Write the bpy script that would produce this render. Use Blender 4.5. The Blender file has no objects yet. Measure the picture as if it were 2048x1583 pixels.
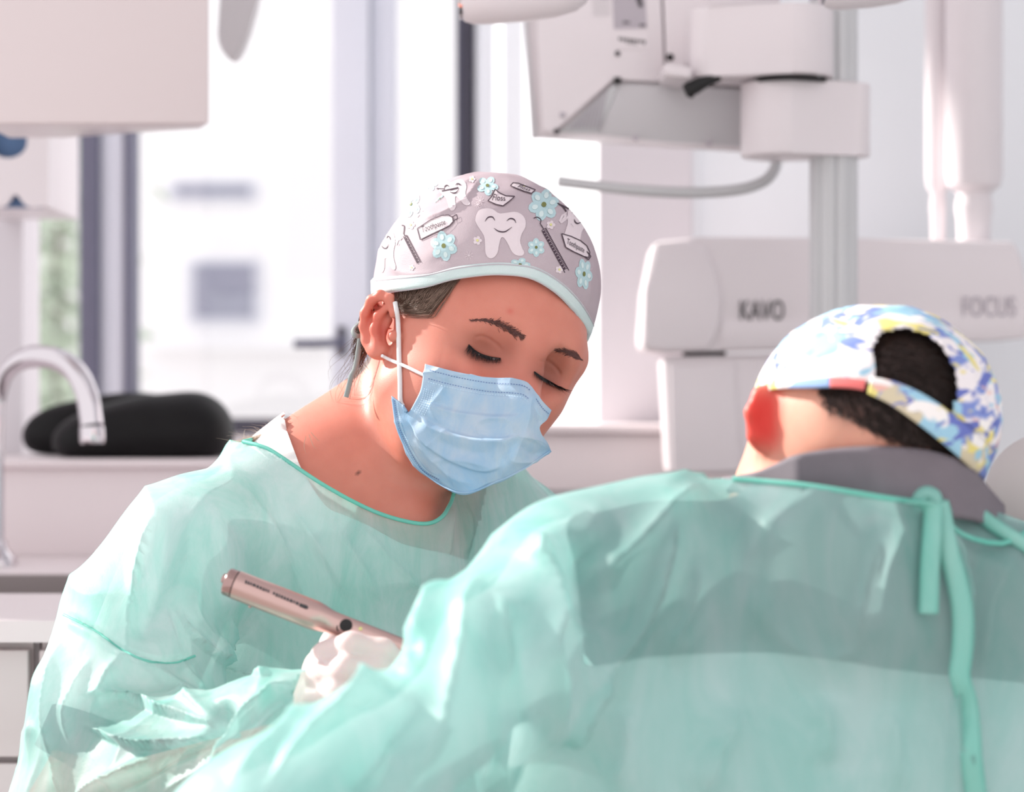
import bpy, bmesh, math, random
import numpy as np
from mathutils import Vector, Matrix

# ---------------------------------------------------------------- camera
FPX = 85.0 / 36.0 * 2048.0          # focal length in photo pixels
CH = 1.15                           # camera height
FOCUS = 1.865
scene = bpy.context.scene
COL = scene.collection
cd = bpy.data.cameras.new('camera'); cam = bpy.data.objects.new('camera', cd); COL.objects.link(cam)
cd.lens = 85.0; cd.sensor_width = 36.0; cd.clip_start = 0.05; cd.clip_end = 200
cam.location = (0, 0, CH); cam.rotation_euler = (math.radians(90), 0, 0)
cd.dof.use_dof = True; cd.dof.focus_distance = FOCUS; cd.dof.aperture_fstop = 5.0; cd.dof.aperture_blades = 9
scene.camera = cam
# ---------------------------------------------------------------- sky, sun, exposure
w = bpy.data.worlds.new('sky'); scene.world = w; w.use_nodes = True
bgn = w.node_tree.nodes['Background']; bgn.inputs[0].default_value = (1.0, 0.965, 0.975, 1); bgn.inputs[1].default_value = 1.24
sd = bpy.data.lights.new('sun', 'SUN'); sun = bpy.data.objects.new('sun', sd); COL.objects.link(sun)
sd.energy = 7.5; sd.angle = math.radians(1.2); sd.color = (1.0, 0.95, 0.88)
SUNV = Vector((-0.84, 0.45, 0.54)).normalized()
sun.rotation_euler = SUNV.to_track_quat('Z', 'Y').to_euler(); sun.location = (-6, 6, 6)
vs = scene.view_settings
vs.view_transform = 'Standard'; vs.look = 'None'; vs.gamma = 1.0; vs.use_curve_mapping = False; vs.exposure = 0.0

# ---------------------------------------------------------------- helpers
def P(x, y, d): return Vector(((x - 1024) / FPX * d, d, CH - (y - 791.5) / FPX * d))
def lin(c):
    out = []
    for v in c[:3]:
        v = v / 255.0
        out.append(v / 12.92 if v <= 0.04045 else ((v + 0.055) / 1.055) ** 2.4)
    return tuple(out) + (1.0,)
MATS = {}
def mat(name, rgb, rough=0.5, metal=0.0, var=0.05, scale=8.0, bump=0.0, bscale=200.0, spec=0.5, sss=0.0, coat=0.0, rgb2=None):
    m = bpy.data.materials.new(name); m.use_nodes = True; nt = m.node_tree; b = nt.nodes['Principled BSDF']
    tc = nt.nodes.new('ShaderNodeTexCoord'); n = nt.nodes.new('ShaderNodeTexNoise'); n.inputs['Scale'].default_value = scale; n.inputs['Detail'].default_value = 4
    nt.links.new(tc.outputs['Object'], n.inputs['Vector'])
    mx = nt.nodes.new('ShaderNodeMix'); mx.data_type = 'RGBA'
    a = lin(rgb); c2 = lin(rgb2) if rgb2 else tuple(v * (1 - 2 * var) for v in a[:3]) + (1,)
    mx.inputs[6].default_value = a; mx.inputs[7].default_value = c2
    nt.links.new(n.outputs['Fac'], mx.inputs[0]); nt.links.new(mx.outputs[2], b.inputs['Base Color'])
    b.inputs['Roughness'].default_value = rough; b.inputs['Metallic'].default_value = metal
    b.inputs['Specular IOR Level'].default_value = spec
    if coat: b.inputs['Coat Weight'].default_value = coat
    if sss:
        b.inputs['Subsurface Weight'].default_value = sss; b.inputs['Subsurface Radius'].default_value = (0.012, 0.004, 0.002); b.inputs['Subsurface Scale'].default_value = 1.0
    if bump:
        n2 = nt.nodes.new('ShaderNodeTexNoise'); n2.inputs['Scale'].default_value = bscale; n2.inputs['Detail'].default_value = 3
        nt.links.new(tc.outputs['Object'], n2.inputs['Vector'])
        bp = nt.nodes.new('ShaderNodeBump'); bp.inputs['Strength'].default_value = bump; bp.inputs['Distance'].default_value = 0.001
        nt.links.new(n2.outputs['Fac'], bp.inputs['Height']); nt.links.new(bp.outputs[0], b.inputs['Normal'])
    MATS[name] = m
    return m
def tag(o, label=None, cat=None, group=None, kind=None):
    if label: o['label'] = label
    if cat: o['category'] = cat
    if group: o['group'] = group
    if kind: o['kind'] = kind
    return o
def empty(name, loc, label=None, cat=None, group=None):
    o = bpy.data.objects.new(name, None); COL.objects.link(o); o.location = loc; o.empty_display_size = 0.05
    tag(o, label, cat, group); return o
def link(name, me, m, parent=None):
    o = bpy.data.objects.new(name, me); COL.objects.link(o)
    if m is not None and not me.materials: me.materials.append(m if not isinstance(m, str) else MATS[m])
    if parent is not None:
        o.parent = parent; o.matrix_parent_inverse = Matrix.Translation(parent.location).inverted()
        if parent.parent is not None:
            o.matrix_parent_inverse = Matrix.Identity(4)
    return o
def from_bm(name, bm, m, parent=None, sharp=35):
    bmesh.ops.recalc_face_normals(bm, faces=bm.faces[:])
    me = bpy.data.meshes.new(name); bm.to_mesh(me); bm.free()
    for p in me.polygons: p.use_smooth = True
    me.set_sharp_from_angle(angle=math.radians(sharp))
    return link(name, me, m, parent)
def from_np(name, V, Fc, m, parent=None, smooth=True, sharp=None):
    me = bpy.data.meshes.new(name)
    V = np.asarray(V, float); Fc = np.asarray(Fc, int)
    me.vertices.add(len(V)); me.vertices.foreach_set('co', V.ravel().astype(np.float32))
    k = Fc.shape[1]; me.loops.add(len(Fc) * k); me.loops.foreach_set('vertex_index', Fc.ravel().astype(np.int32))
    me.polygons.add(len(Fc)); me.polygons.foreach_set('loop_start', (np.arange(len(Fc)) * k).astype(np.int32))
    me.update(calc_edges=True); me.validate()
    if smooth: me.polygons.foreach_set('use_smooth', np.ones(len(me.polygons), bool))
    if sharp: me.set_sharp_from_angle(angle=math.radians(sharp))
    return link(name, me, m, parent)
def bev(bm, r, seg=3, edges=None):
    if r > 0: bmesh.ops.bevel(bm, geom=(edges or bm.edges[:]), offset=r, segments=seg, profile=0.5, affect='EDGES', clamp_overlap=True)
def box(name, lo, hi, m, parent=None, r=0.0, seg=2):
    bm = bmesh.new(); bmesh.ops.create_cube(bm, size=1.0)
    lo = Vector(lo); hi = Vector(hi)
    for v in bm.verts: v.co = Vector((lo[i] + (v.co[i] + 0.5) * (hi[i] - lo[i]) for i in range(3)))
    bev(bm, r, seg); return from_bm(name, bm, m, parent)
def prism(name, front, back, m, parent=None, r=0.0, seg=3):
    """closed solid between two outlines with the same count"""
    bm = bmesh.new(); n = len(front)
    a = [bm.verts.new(p) for p in front]; b = [bm.verts.new(p) for p in back]
    bm.faces.new(a); bm.faces.new(b[::-1])
    for i in range(n): bm.faces.new((a[i], b[i], b[(i + 1) % n], a[(i + 1) % n]))
    bev(bm, r, seg); return from_bm(name, bm, m, parent)
def slab(name, pts, d, th, m, parent=None, r=0.0, seg=3):
    """solid whose front outline is seen at pixels pts; d is one depth or a list"""
    ds = d if isinstance(d, (list, tuple)) else [d] * len(pts)
    fr = [P(x, y, dd) for (x, y), dd in zip(pts, ds)]
    bk = [p + Vector((0, th, 0)) for p in fr]
    return prism(name, fr, bk, m, parent, r, seg)
def plan(name, xy, z0, z1, m, parent=None, r=0.0, seg=3):
    """vertical solid from a plan outline"""
    return prism(name, [Vector((x, y, z0)) for x, y in xy], [Vector((x, y, z1)) for x, y in xy], m, parent, r, seg)
def smooth_path(pts, n):
    pts = [Vector(p) for p in pts]
    out = []
    N = len(pts) - 1
    for i in range(n + 1):
        t = i / n * N; k = min(int(t), N - 1); u = t - k
        p1, p2 = pts[k], pts[k + 1]; p0 = pts[k - 1] if k > 0 else p1 * 2 - p2; p3 = pts[k + 2] if k + 2 <= N else p2 * 2 - p1
        out.append(0.5 * ((2 * p1) + (p2 - p0) * u + (2 * p0 - 5 * p1 + 4 * p2 - p3) * u * u + (3 * p1 - p0 - 3 * p2 + p3) * u ** 3))
    return out
def tube_data(path, rad, ns=16, cap=True, flat=1.0):
    n = len(path); rs = rad if isinstance(rad, (list, tuple)) else [rad] * n
    V = []; Fc = []
    t0 = (path[1] - path[0]).normalized(); up = Vector((0, 0, 1)) if abs(t0.z) < 0.9 else Vector((0, 1, 0))
    u = t0.cross(up).normalized()
    for i in range(n):
        t = (path[min(i + 1, n - 1)] - path[max(i - 1, 0)]).normalized()
        u = (u - t * u.dot(t)).normalized(); v = t.cross(u)
        for k in range(ns):
            a = 2 * math.pi * k / ns; V.append(path[i] + (u * math.cos(a) + v * math.sin(a) * flat) * rs[i])
    for i in range(n - 1):
        for k in range(ns): Fc.append((i * ns + k, i * ns + (k + 1) % ns, (i + 1) * ns + (k + 1) % ns, (i + 1) * ns + k))
    return V, Fc, n, ns
def tube(name, path, rad, m, parent=None, ns=16, flat=1.0):
    V, Fc, n, ns = tube_data(path, rad, ns, flat=flat)
    bm = bmesh.new(); vs_ = [bm.verts.new(p) for p in V]
    for f in Fc: bm.faces.new([vs_[i] for i in f])
    bm.faces.new(vs_[:ns][::-1]); bm.faces.new(vs_[-ns:])
    return from_bm(name, bm, m, parent, 50)
def lathe(name, prof, m, parent=None, ns=40, origin=(0, 0, 0), axis=(0, 0, 1), flat=1.0):
    """prof: (radius, height) list along axis"""
    ax = Vector(axis).normalized(); up = Vector((0, 1, 0)) if abs(ax.y) < 0.9 else Vector((1, 0, 0))
    u = ax.cross(up).normalized(); v = ax.cross(u); O = Vector(origin)
    bm = bmesh.new(); rings = []
    for r, h in prof:
        rings.append([bm.verts.new(O + ax * h + (u * math.cos(2 * math.pi * k / ns) + v * math.sin(2 * math.pi * k / ns) * flat) * max(r, 1e-5)) for k in range(ns)])
    for a, b in zip(rings[:-1], rings[1:]):
        for k in range(ns): bm.faces.new((a[k], a[(k + 1) % ns], b[(k + 1) % ns], b[k]))
    bm.faces.new(rings[0][::-1]); bm.faces.new(rings[-1])
    return from_bm(name, bm, m, parent, 40)
def text_obj(name, body, centre, height, m, parent=None, width=None, ext=0.0008, normal_yaw=0.0, shear=0.0):
    cu = bpy.data.curves.new(name, 'FONT'); cu.body = body; cu.size = 1.0; cu.extrude = 0.0; cu.align_x = 'CENTER'; cu.align_y = 'CENTER'; cu.shear = shear
    o = bpy.data.objects.new(name, cu); COL.objects.link(o)
    dg = bpy.context.evaluated_depsgraph_get(); me = bpy.data.meshes.new_from_object(o.evaluated_get(dg)); bpy.data.objects.remove(o)
    co = np.zeros(len(me.vertices) * 3, np.float32); me.vertices.foreach_get('co', co); co = co.reshape(-1, 3)
    mn, mxx = co.min(0), co.max(0); s = height / (mxx[1] - mn[1]); sx = (width / (mxx[0] - mn[0])) if width else s
    c = (mn + mxx) / 2; q = (co - c)
    X = q[:, 0] * sx; Z = q[:, 1] * s
    ca, sa = math.cos(normal_yaw), math.sin(normal_yaw); cx, cy, cz = centre
    V = np.stack([cx + X * ca, cy + X * sa, cz + Z], 1)
    me.vertices.foreach_set('co', V.astype(np.float32).ravel()); me.update()
    bm = bmesh.new(); bm.from_mesh(me); bpy.data.meshes.remove(me)
    r = bmesh.ops.extrude_face_region(bm, geom=bm.faces[:])
    for v in r['geom']:
        if isinstance(v, bmesh.types.BMVert): v.co += Vector((sa * ext, -ca * ext, 0))
    return from_bm(name, bm, m, parent, 30)

# ---------------------------------------------------------------- materials of the room
mat('wall_paint', (226, 221, 226), 0.7, var=0.015, scale=2, bump=0.08, bscale=300)
mat('wall_cool', (246, 249, 253), 0.7, var=0.012, scale=2, bump=0.08, bscale=300)
mat('floor_vinyl', (168, 162, 160), 0.35, var=0.06, scale=5)
mat('white_lacquer', (222, 209, 210), 0.3, var=0.015, scale=3, coat=0.2)
mat('white_panel', (236, 225, 227), 0.35, var=0.015, scale=3)
mat('white_plastic', (235, 227, 230), 0.35, var=0.015, scale=6)
mat('grey_plastic', (206, 203, 206), 0.4, var=0.02, scale=6)
mat('pale_grey_metal', (205, 205, 207), 0.38, metal=0.25, var=0.03, scale=12)
mat('black_rubber', (18, 16, 18), 0.6, var=0.1)
mat('dark_gap', (40, 36, 38), 0.8, var=0.1)
mat('black_leather', (14, 12, 15), 0.5, var=0.12, scale=30, bump=0.25, bscale=400, spec=0.22)
mat('chrome', (215, 210, 215), 0.1, metal=1.0, var=0.02)
mat('anthracite', (96, 96, 116), 0.5, var=0.04)
mat('frame_dark', (66, 64, 78), 0.5, var=0.05)
mat('frame_light', (220, 222, 233), 0.45, var=0.03)  # window haze and light put into the pale frame colour
mat('glove_blue', (86, 118, 160), 0.6, var=0.12, scale=60)
mat('print_grey', (70, 66, 70), 0.6, var=0.05)
mat('print_pale', (190, 182, 190), 0.6, var=0.03)
mat('sticker_grey', (188, 180, 188), 0.5, var=0.03)
mat('sink_steel', (170, 160, 160), 0.35, metal=0.5, var=0.05)
mat('render_white', (252, 251, 252), 0.8, var=0.01)
mat('house_glass', (150, 152, 172), 0.3, var=0.08)
mat('paving', (225, 222, 220), 0.8, var=0.05)
mat('leaf', (205, 222, 200), 0.5, var=0.2, scale=3)
mat('bark', (120, 100, 85), 0.8, var=0.2)
def glass_mat():
    m = bpy.data.materials.new('window_glass'); m.use_nodes = True; nt = m.node_tree; nt.nodes.clear()
    o = nt.nodes.new('ShaderNodeOutputMaterial'); t = nt.nodes.new('ShaderNodeBsdfTransparent'); g = nt.nodes.new('ShaderNodeBsdfGlossy'); g.inputs['Roughness'].default_value = 0.02
    mx = nt.nodes.new('ShaderNodeMixShader'); mx.inputs[0].default_value = 0.06
    t.inputs[0].default_value = (0.97, 0.98, 0.99, 1)
    nt.links.new(t.outputs[0], mx.inputs[1]); nt.links.new(g.outputs[0], mx.inputs[2]); nt.links.new(mx.outputs[0], o.inputs[0]); MATS['window_glass'] = m
glass_mat()

# ---------------------------------------------------------------- the room shell
def struct(o): o['kind'] = 'structure'; return o
struct(box('floor', (-2.6, -2.6, -0.05), (2.72, 4.6, 0.0), 'floor_vinyl'))
YW = 4.3
def X(px, d): return (px - 1024) / FPX * d
def Z(py, d): return CH - (py - 791.5) / FPX * d
# wall strip left of the window, window wall below the window, wall above it
struct(box('wall_left', (-2.6, 3.3, 0), (X(45, 3.3), 3.42, 2.5), 'wall_paint'))
struct(box('wall_back', (-2.6, YW, 0), (X(948, YW), YW + 0.14, Z(868, YW)), 'wall_paint'))
struct(box('wall_back_lintel', (-2.6, YW, 3.2), (X(948, YW), YW + 0.14, 3.3), 'wall_paint'))
# deep splayed reveal right of the window and the pier it ends in
struct(plan('wall_reveal', [(X(946, YW), YW), (X(1195, 3.32), 3.32), (X(1195, 3.32) + .14, 3.32), (X(1195, 3.32) + .14, YW + .14), (X(946, YW), YW + .14)], 0, 3.3, 'wall_cool', r=0.003))
struct(box('wall_pier', (X(1195, 3.3) + 0.001, 3.3, 0), (X(1385, 3.3), 3.319, 3.3), 'wall_paint', r=0.004))
struct(box('wall_right', (X(1195, 3.32) + .141, 3.34, 0), (2.6, 3.46, 3.3), 'wall_cool'))
struct(box('ceiling', (-1.45, -0.6, 3.3), (2.6, 4.44, 3.4), 'wall_cool'))
struct(box('wall_side', (2.6, 0.3, 0), (2.72, 3.46, 3.3), 'wall_cool'))
# window
def window():
    top = 3.2; bot = Z(866, YW)
    root = empty('window_1', (X(470, YW), YW, bot)); root['kind'] = 'structure'
    def bar(n, x0, x1, z0, z1, y0, y1, m): return box(n, (x0, y0, z0), (x1, y1, z1), m, root, 0.003)
    bar('frame_rail', -2.5, X(948, YW), bot, Z(836, YW), YW - .02, YW + .08, 'frame_dark')
    bar('frame_rail', -2.5, X(948, YW), top - .06, top, YW - .02, YW + .08, 'frame_dark')
    bar('mullion', X(168, YW), X(204, YW), bot + .03, top - .06, YW - .05, YW + .07, 'anthracite')
    bar('mullion_inner', X(204, YW), X(252, YW), bot + .03, top - .06, YW - .02, YW + .07, 'frame_light')
    bar('mullion_edge', X(252, YW), X(268, YW), bot + .03, top - .06, YW - .03, YW + .07, 'anthracite')
    bar('frame_stile', X(926, YW), X(948, YW), bot + .03, top - .06, YW - .03, YW + .08, 'frame_dark')
    bar('frame_stile_inner', X(912, YW), X(926, YW), bot + .03, top - .06, YW - .01, YW + .08, 'anthracite')
    # sash with a broad stile, paled by haze in its colour
    bar('sash_stile', X(668, YW), X(742, YW), bot + .03, top - .06, YW - .06, YW + .05, 'frame_light')
    bar('sash_stile', X(744, YW), X(792, YW), bot + .03, top - .06, YW - .035, YW + .05, 'frame_light')
    for a, b in ((-600, 168), (268, 668), (792, 912)):
        box('pane', (X(a, YW), YW + .02, bot + .03), (X(b, YW), YW + .028, top - .06), 'window_glass', root)
    h = empty('window_handle', P(684, 690, YW - .1)); COL.objects.unlink(h); bpy.data.objects.remove(h)
    box('handle_plate', P(674, 712, YW - .07), Vector((X(697, YW), YW - .0585, Z(655, YW))), 'frame_dark', root, 0.003)
    tube('handle_lever', smooth_path([P(686, 684, YW - .07), P(686, 684, YW - .11), P(640, 686, YW - .115), P(588, 687, YW - .115)], 16), 0.0075, 'anthracite', root)
window()
# outside
def outside():
    struct(box('ground_outside', (-14, 4.6, -0.25), (12, 22, -0.05), 'paving'))
    root = empty('neighbouring_house', (X(440, 15), 15, -0.05), 'white rendered house with grey windows seen through the window', 'building')
    box('wall', (-9, 15, -.05), (3, 15.3, 6.5), 'render_white', root)
    for (a, b, c, e) in ((375, 522, 520, 648), (338, 515, 362, 404)):
        fr = box('window_frame', (X(a, 14.95), 14.93, Z(e, 14.95)), (X(b, 14.95), 14.999, Z(c, 14.95)), 'frame_light', root, 0.01)
        box('pane', (X(a + 14, 14.95), 14.915, Z(e - 12, 14.95)), (X(b - 14, 14.95), 14.929, Z(c + 8, 14.95)), 'house_glass', root)
    box('ledge', (X(300, 14.9), 14.8, Z(700, 14.9)), (X(660, 14.9), 14.999, Z(690, 14.9)), 'render_white', root, 0.01)
    # shrub beyond the left pane
    rnd = random.Random(4)
    t = empty('garden_tree', (X(110, 9), 9, -0.05), 'pale green leafy tree outside beyond the left window pane', 'tree')
    tube('trunk', smooth_path([Vector((X(120, 9), 9, -.05)), Vector((X(105, 9), 9.05, .6)), Vector((X(120, 9), 9, 1.4)), Vector((X(100, 9), 9, 2.1))], 14), [0.05 - 0.0028 * i for i in range(15)], 'bark', t, 10)
    V = []; Fc = []
    for i in range(1500):
        c = Vector((X(105, 9) + rnd.gauss(0, .13), 9 + rnd.gauss(0, .15), 1.35 + rnd.uniform(-.75, .9)))
        a = Vector((rnd.gauss(0, 1), rnd.gauss(0, 1), rnd.gauss(0, 1))).normalized(); b = a.cross(Vector((rnd.gauss(0, 1), rnd.gauss(0, 1), rnd.gauss(0, 1)))).normalized()
        l = rnd.uniform(.03, .06); k = len(V)
        V += [c - a * l, c + b * l * .45, c + a * l, c - b * l * .45]; Fc.append((k, k + 1, k + 2, k + 3))
    o = from_np('foliage', V, Fc, 'leaf', t); o['kind'] = 'stuff'
    # climbing plant twigs at the mullion
outside()

# ---------------------------------------------------------------- left side furniture
def left_side():
    # hanging box at the top left
    d = 2.55
    b = [P(-40, 248, d), P(418, 247, d), Vector((X(418, d) - .015, d + .05, 0)), Vector((X(80, d), d + .14, 0)), Vector((X(-40, d), d + .14, 0))]
    o = empty('hanging_cabinet', P(190, 248, d + .07), 'large plain white lacquered cabinet hanging at the top left before the window', 'cabinet')
    plan('body', [(p.x, p.y) for p in b], Z(247.5, d), 2.0, 'white_lacquer', o, r=0.003)
    box('suspension', (X(120, d), d + .04, 2.0), (X(220, d), d + .1, 3.3), 'white_lacquer', o, .004)
    # glove dispenser
    d = 3.02
    r = empty('glove_dispenser', P(30, 415, d), 'white wall dispenser with rounded cut-outs showing blue gloves', 'dispenser')
    pts = [(-70, 225), (-22, 225), (-22, 285)]
    pts += [(16 - 38 * math.cos(a), 285 + 31 * math.sin(a)) for a in np.linspace(0.15, math.pi - 0.15, 12)]
    pts += [(54, 285), (54, 225), (97, 225), (97, 412), (58, 414)]
    pts += [(30 + x, 414 - 26 * math.exp(-(x / 15.0) ** 2)) for x in np.linspace(28, -28, 13)]
    pts += [(-5, 414), (-70, 414)]
    slab('front_plate', pts, d, 0.012, 'white_plastic', r)
    slab('case', [(-70, 224), (97, 224), (97, 415), (-70, 415)], d + .06, .219, 'white_plastic', r, r=0.003)
    slab('side_wall', [(88, 225), (97, 225), (97, 412), (88, 412)], d + .0125, .047, 'white_plastic', r)
    slab('glove_box', [(-60, 262), (80, 262), (80, 330), (-60, 330)], d + .022, .036, 'glove_blue', r, r=0.004)
    slab('glove_box', [(-60, 370), (80, 370), (80, 412), (-60, 412)], d + .022, .036, 'glove_blue', r, r=0.004)
    slab('shadow_slot', [(-60, 232), (80, 232), (80, 261), (-60, 261)], d + .03, .02, 'dark_gap', r)
    # grey arm end hanging at the top
    d = 2.9
    o = empty('lamp_arm', P(480, 118, d), 'grey rounded arm end hanging beside the white box', 'lamp arm')
    box('rod', (X(470, d), d + .008, Z(-115, d)), (X(505, d), d + .028, 3.3), 'grey_plastic', o, .003)
    slab('arm_end', [(445, -120), (536, -120), (522, -40), (512, 12), (498, 62), (486, 96), (476, 112), (466, 118), (455, 114), (444, 102), (437, 86), (434, 66), (438, 20)], d, 0.035, 'grey_plastic', o, r=0.008)
    # upstand behind the tap (white panel with ledge) and its cap
    d = 3.02
    o = empty('back_panel', P(200, 1140, d), 'white upstand panel behind the chrome tap with a ledge on top', 'panel')
    z0 = Z(1136, d)
    box('panel', (-1.2, d, z0), (X(640, d), d + .03, Z(936, d)), 'white_panel', o, .002)
    box('ledge', (-1.2, d - .012, Z(936, d)), (X(640, d), 3.29, Z(918, d)), 'white_panel', o, .004)
    # worktop with sink
    zt = 0.95; y0 = 2.15
    wt = empty('worktop', (X(60, 2.5), 2.5, zt - .04), 'white worktop with an inset sink at the left edge', 'worktop')
    x1 = X(560, d); sx0, sx1, sy0, sy1 = -1.0, X(330, 2.5), 2.45, 2.72
    bm = bmesh.new()
    # top as a frame round the sink opening, four rounded solids welded by abutment
    from_list = [((-1.2, y0, zt - .019), (x1, sy0, zt)), ((-1.2, sy1, zt - .019), (x1, d - .002, zt)), ((-1.2, sy0, zt - .019), (sx0, sy1, zt)), ((sx1, sy0, zt - .019), (x1, sy1, zt))]
    for lo, hi in from_list:
        r = bmesh.ops.create_cube(bm, size=1.0)
        for v in r['verts']: v.co = Vector((lo[i] + (v.co[i] + .5) * (hi[i] - lo[i]) for i in range(3)))
    from_bm('top', bm, 'white_panel', wt)
    box('sink_floor', (sx0, sy0, zt - .17), (sx1, sy1, zt - .165), 'sink_steel', wt)
    for lo, hi in (((sx0, sy0, zt - .165), (sx0 + .004, sy1, zt - .001)), ((sx1 - .004, sy0, zt - .165), (sx1, sy1, zt - .001)), ((sx0, sy0, zt - .165), (sx1, sy0 + .004, zt - .001)), ((sx0, sy1 - .004, zt - .165), (sx1, sy1, zt - .001))):
        box('sink_side', lo, hi, 'sink_steel', wt)
    # drawer units under it
    yf = y0 + .02; gx = X(67, yf)
    for k, (a, b, nm) in enumerate(((-1.2, gx - .004, 'white base unit with two drawer fronts below the sink'), (gx + .004, x1, 'white base unit with two drawer fronts behind the gowned sleeve'))):
        u = empty('base_unit', ((a + b) / 2, 2.5, 0), nm, 'cabinet', 'white base units under the worktop')
        box('body', (a, yf + .02, 0.08), (b, 2.95, zt - .18), 'white_lacquer', u)
        box('body_rail', (a, yf + .02, zt - .18), (b, yf + .05, zt - .02), 'white_lacquer', u)
        box('plinth', (a, yf + .08, 0), (b, 2.9, .08), 'grey_plastic', u)
        zg = Z(1520, yf)
        box('drawer', (a + .001, yf, zg + .003), (b - .001, yf + .019, zt - .028), 'white_lacquer', u, .0015)
        box('drawer', (a + .001, yf, .45), (b - .001, yf + .019, zg - .003), 'white_lacquer', u, .0015)
        box('drawer', (a + .001, yf, .09), (b - .001, yf + .019, .444), 'white_lacquer', u, .0015)
    # tap
    d = 2.86
    t = empty('tap', (X(-6, d), d, zt), 'tall chrome swan-neck tap standing on the worktop', 'tap')
    pth = smooth_path([Vector((X(-6, d), d, zt)), P(-6, 1000, d), P(-6, 850, d), P(-2, 790, d), P(18, 738, d - .01), P(60, 714, d - .02), P(115, 718, d - .04), P(152, 745, d - .05), P(174, 790, d - .055), P(184, 850, d - .06)], 60)
    tube('spout', pth, [0.0085 if i < 24 else 0.0085 + min(1, (i - 24) / 10) * .005 for i in range(61)], 'chrome', t, 20)
    lathe('base', [(.024, 0), (.024, .006), (.02, .012), (.013, .02), (.011, .03)], 'chrome', t, 28, (X(-6, d), d, zt))
    lathe('nozzle', [(.014, 0), (.0145, .004), (.0145, .016), (.0135, .02)], 'chrome', t, 24, P(184, 852, d - .06), (0.03, 0, -1))
left_side()
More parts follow.
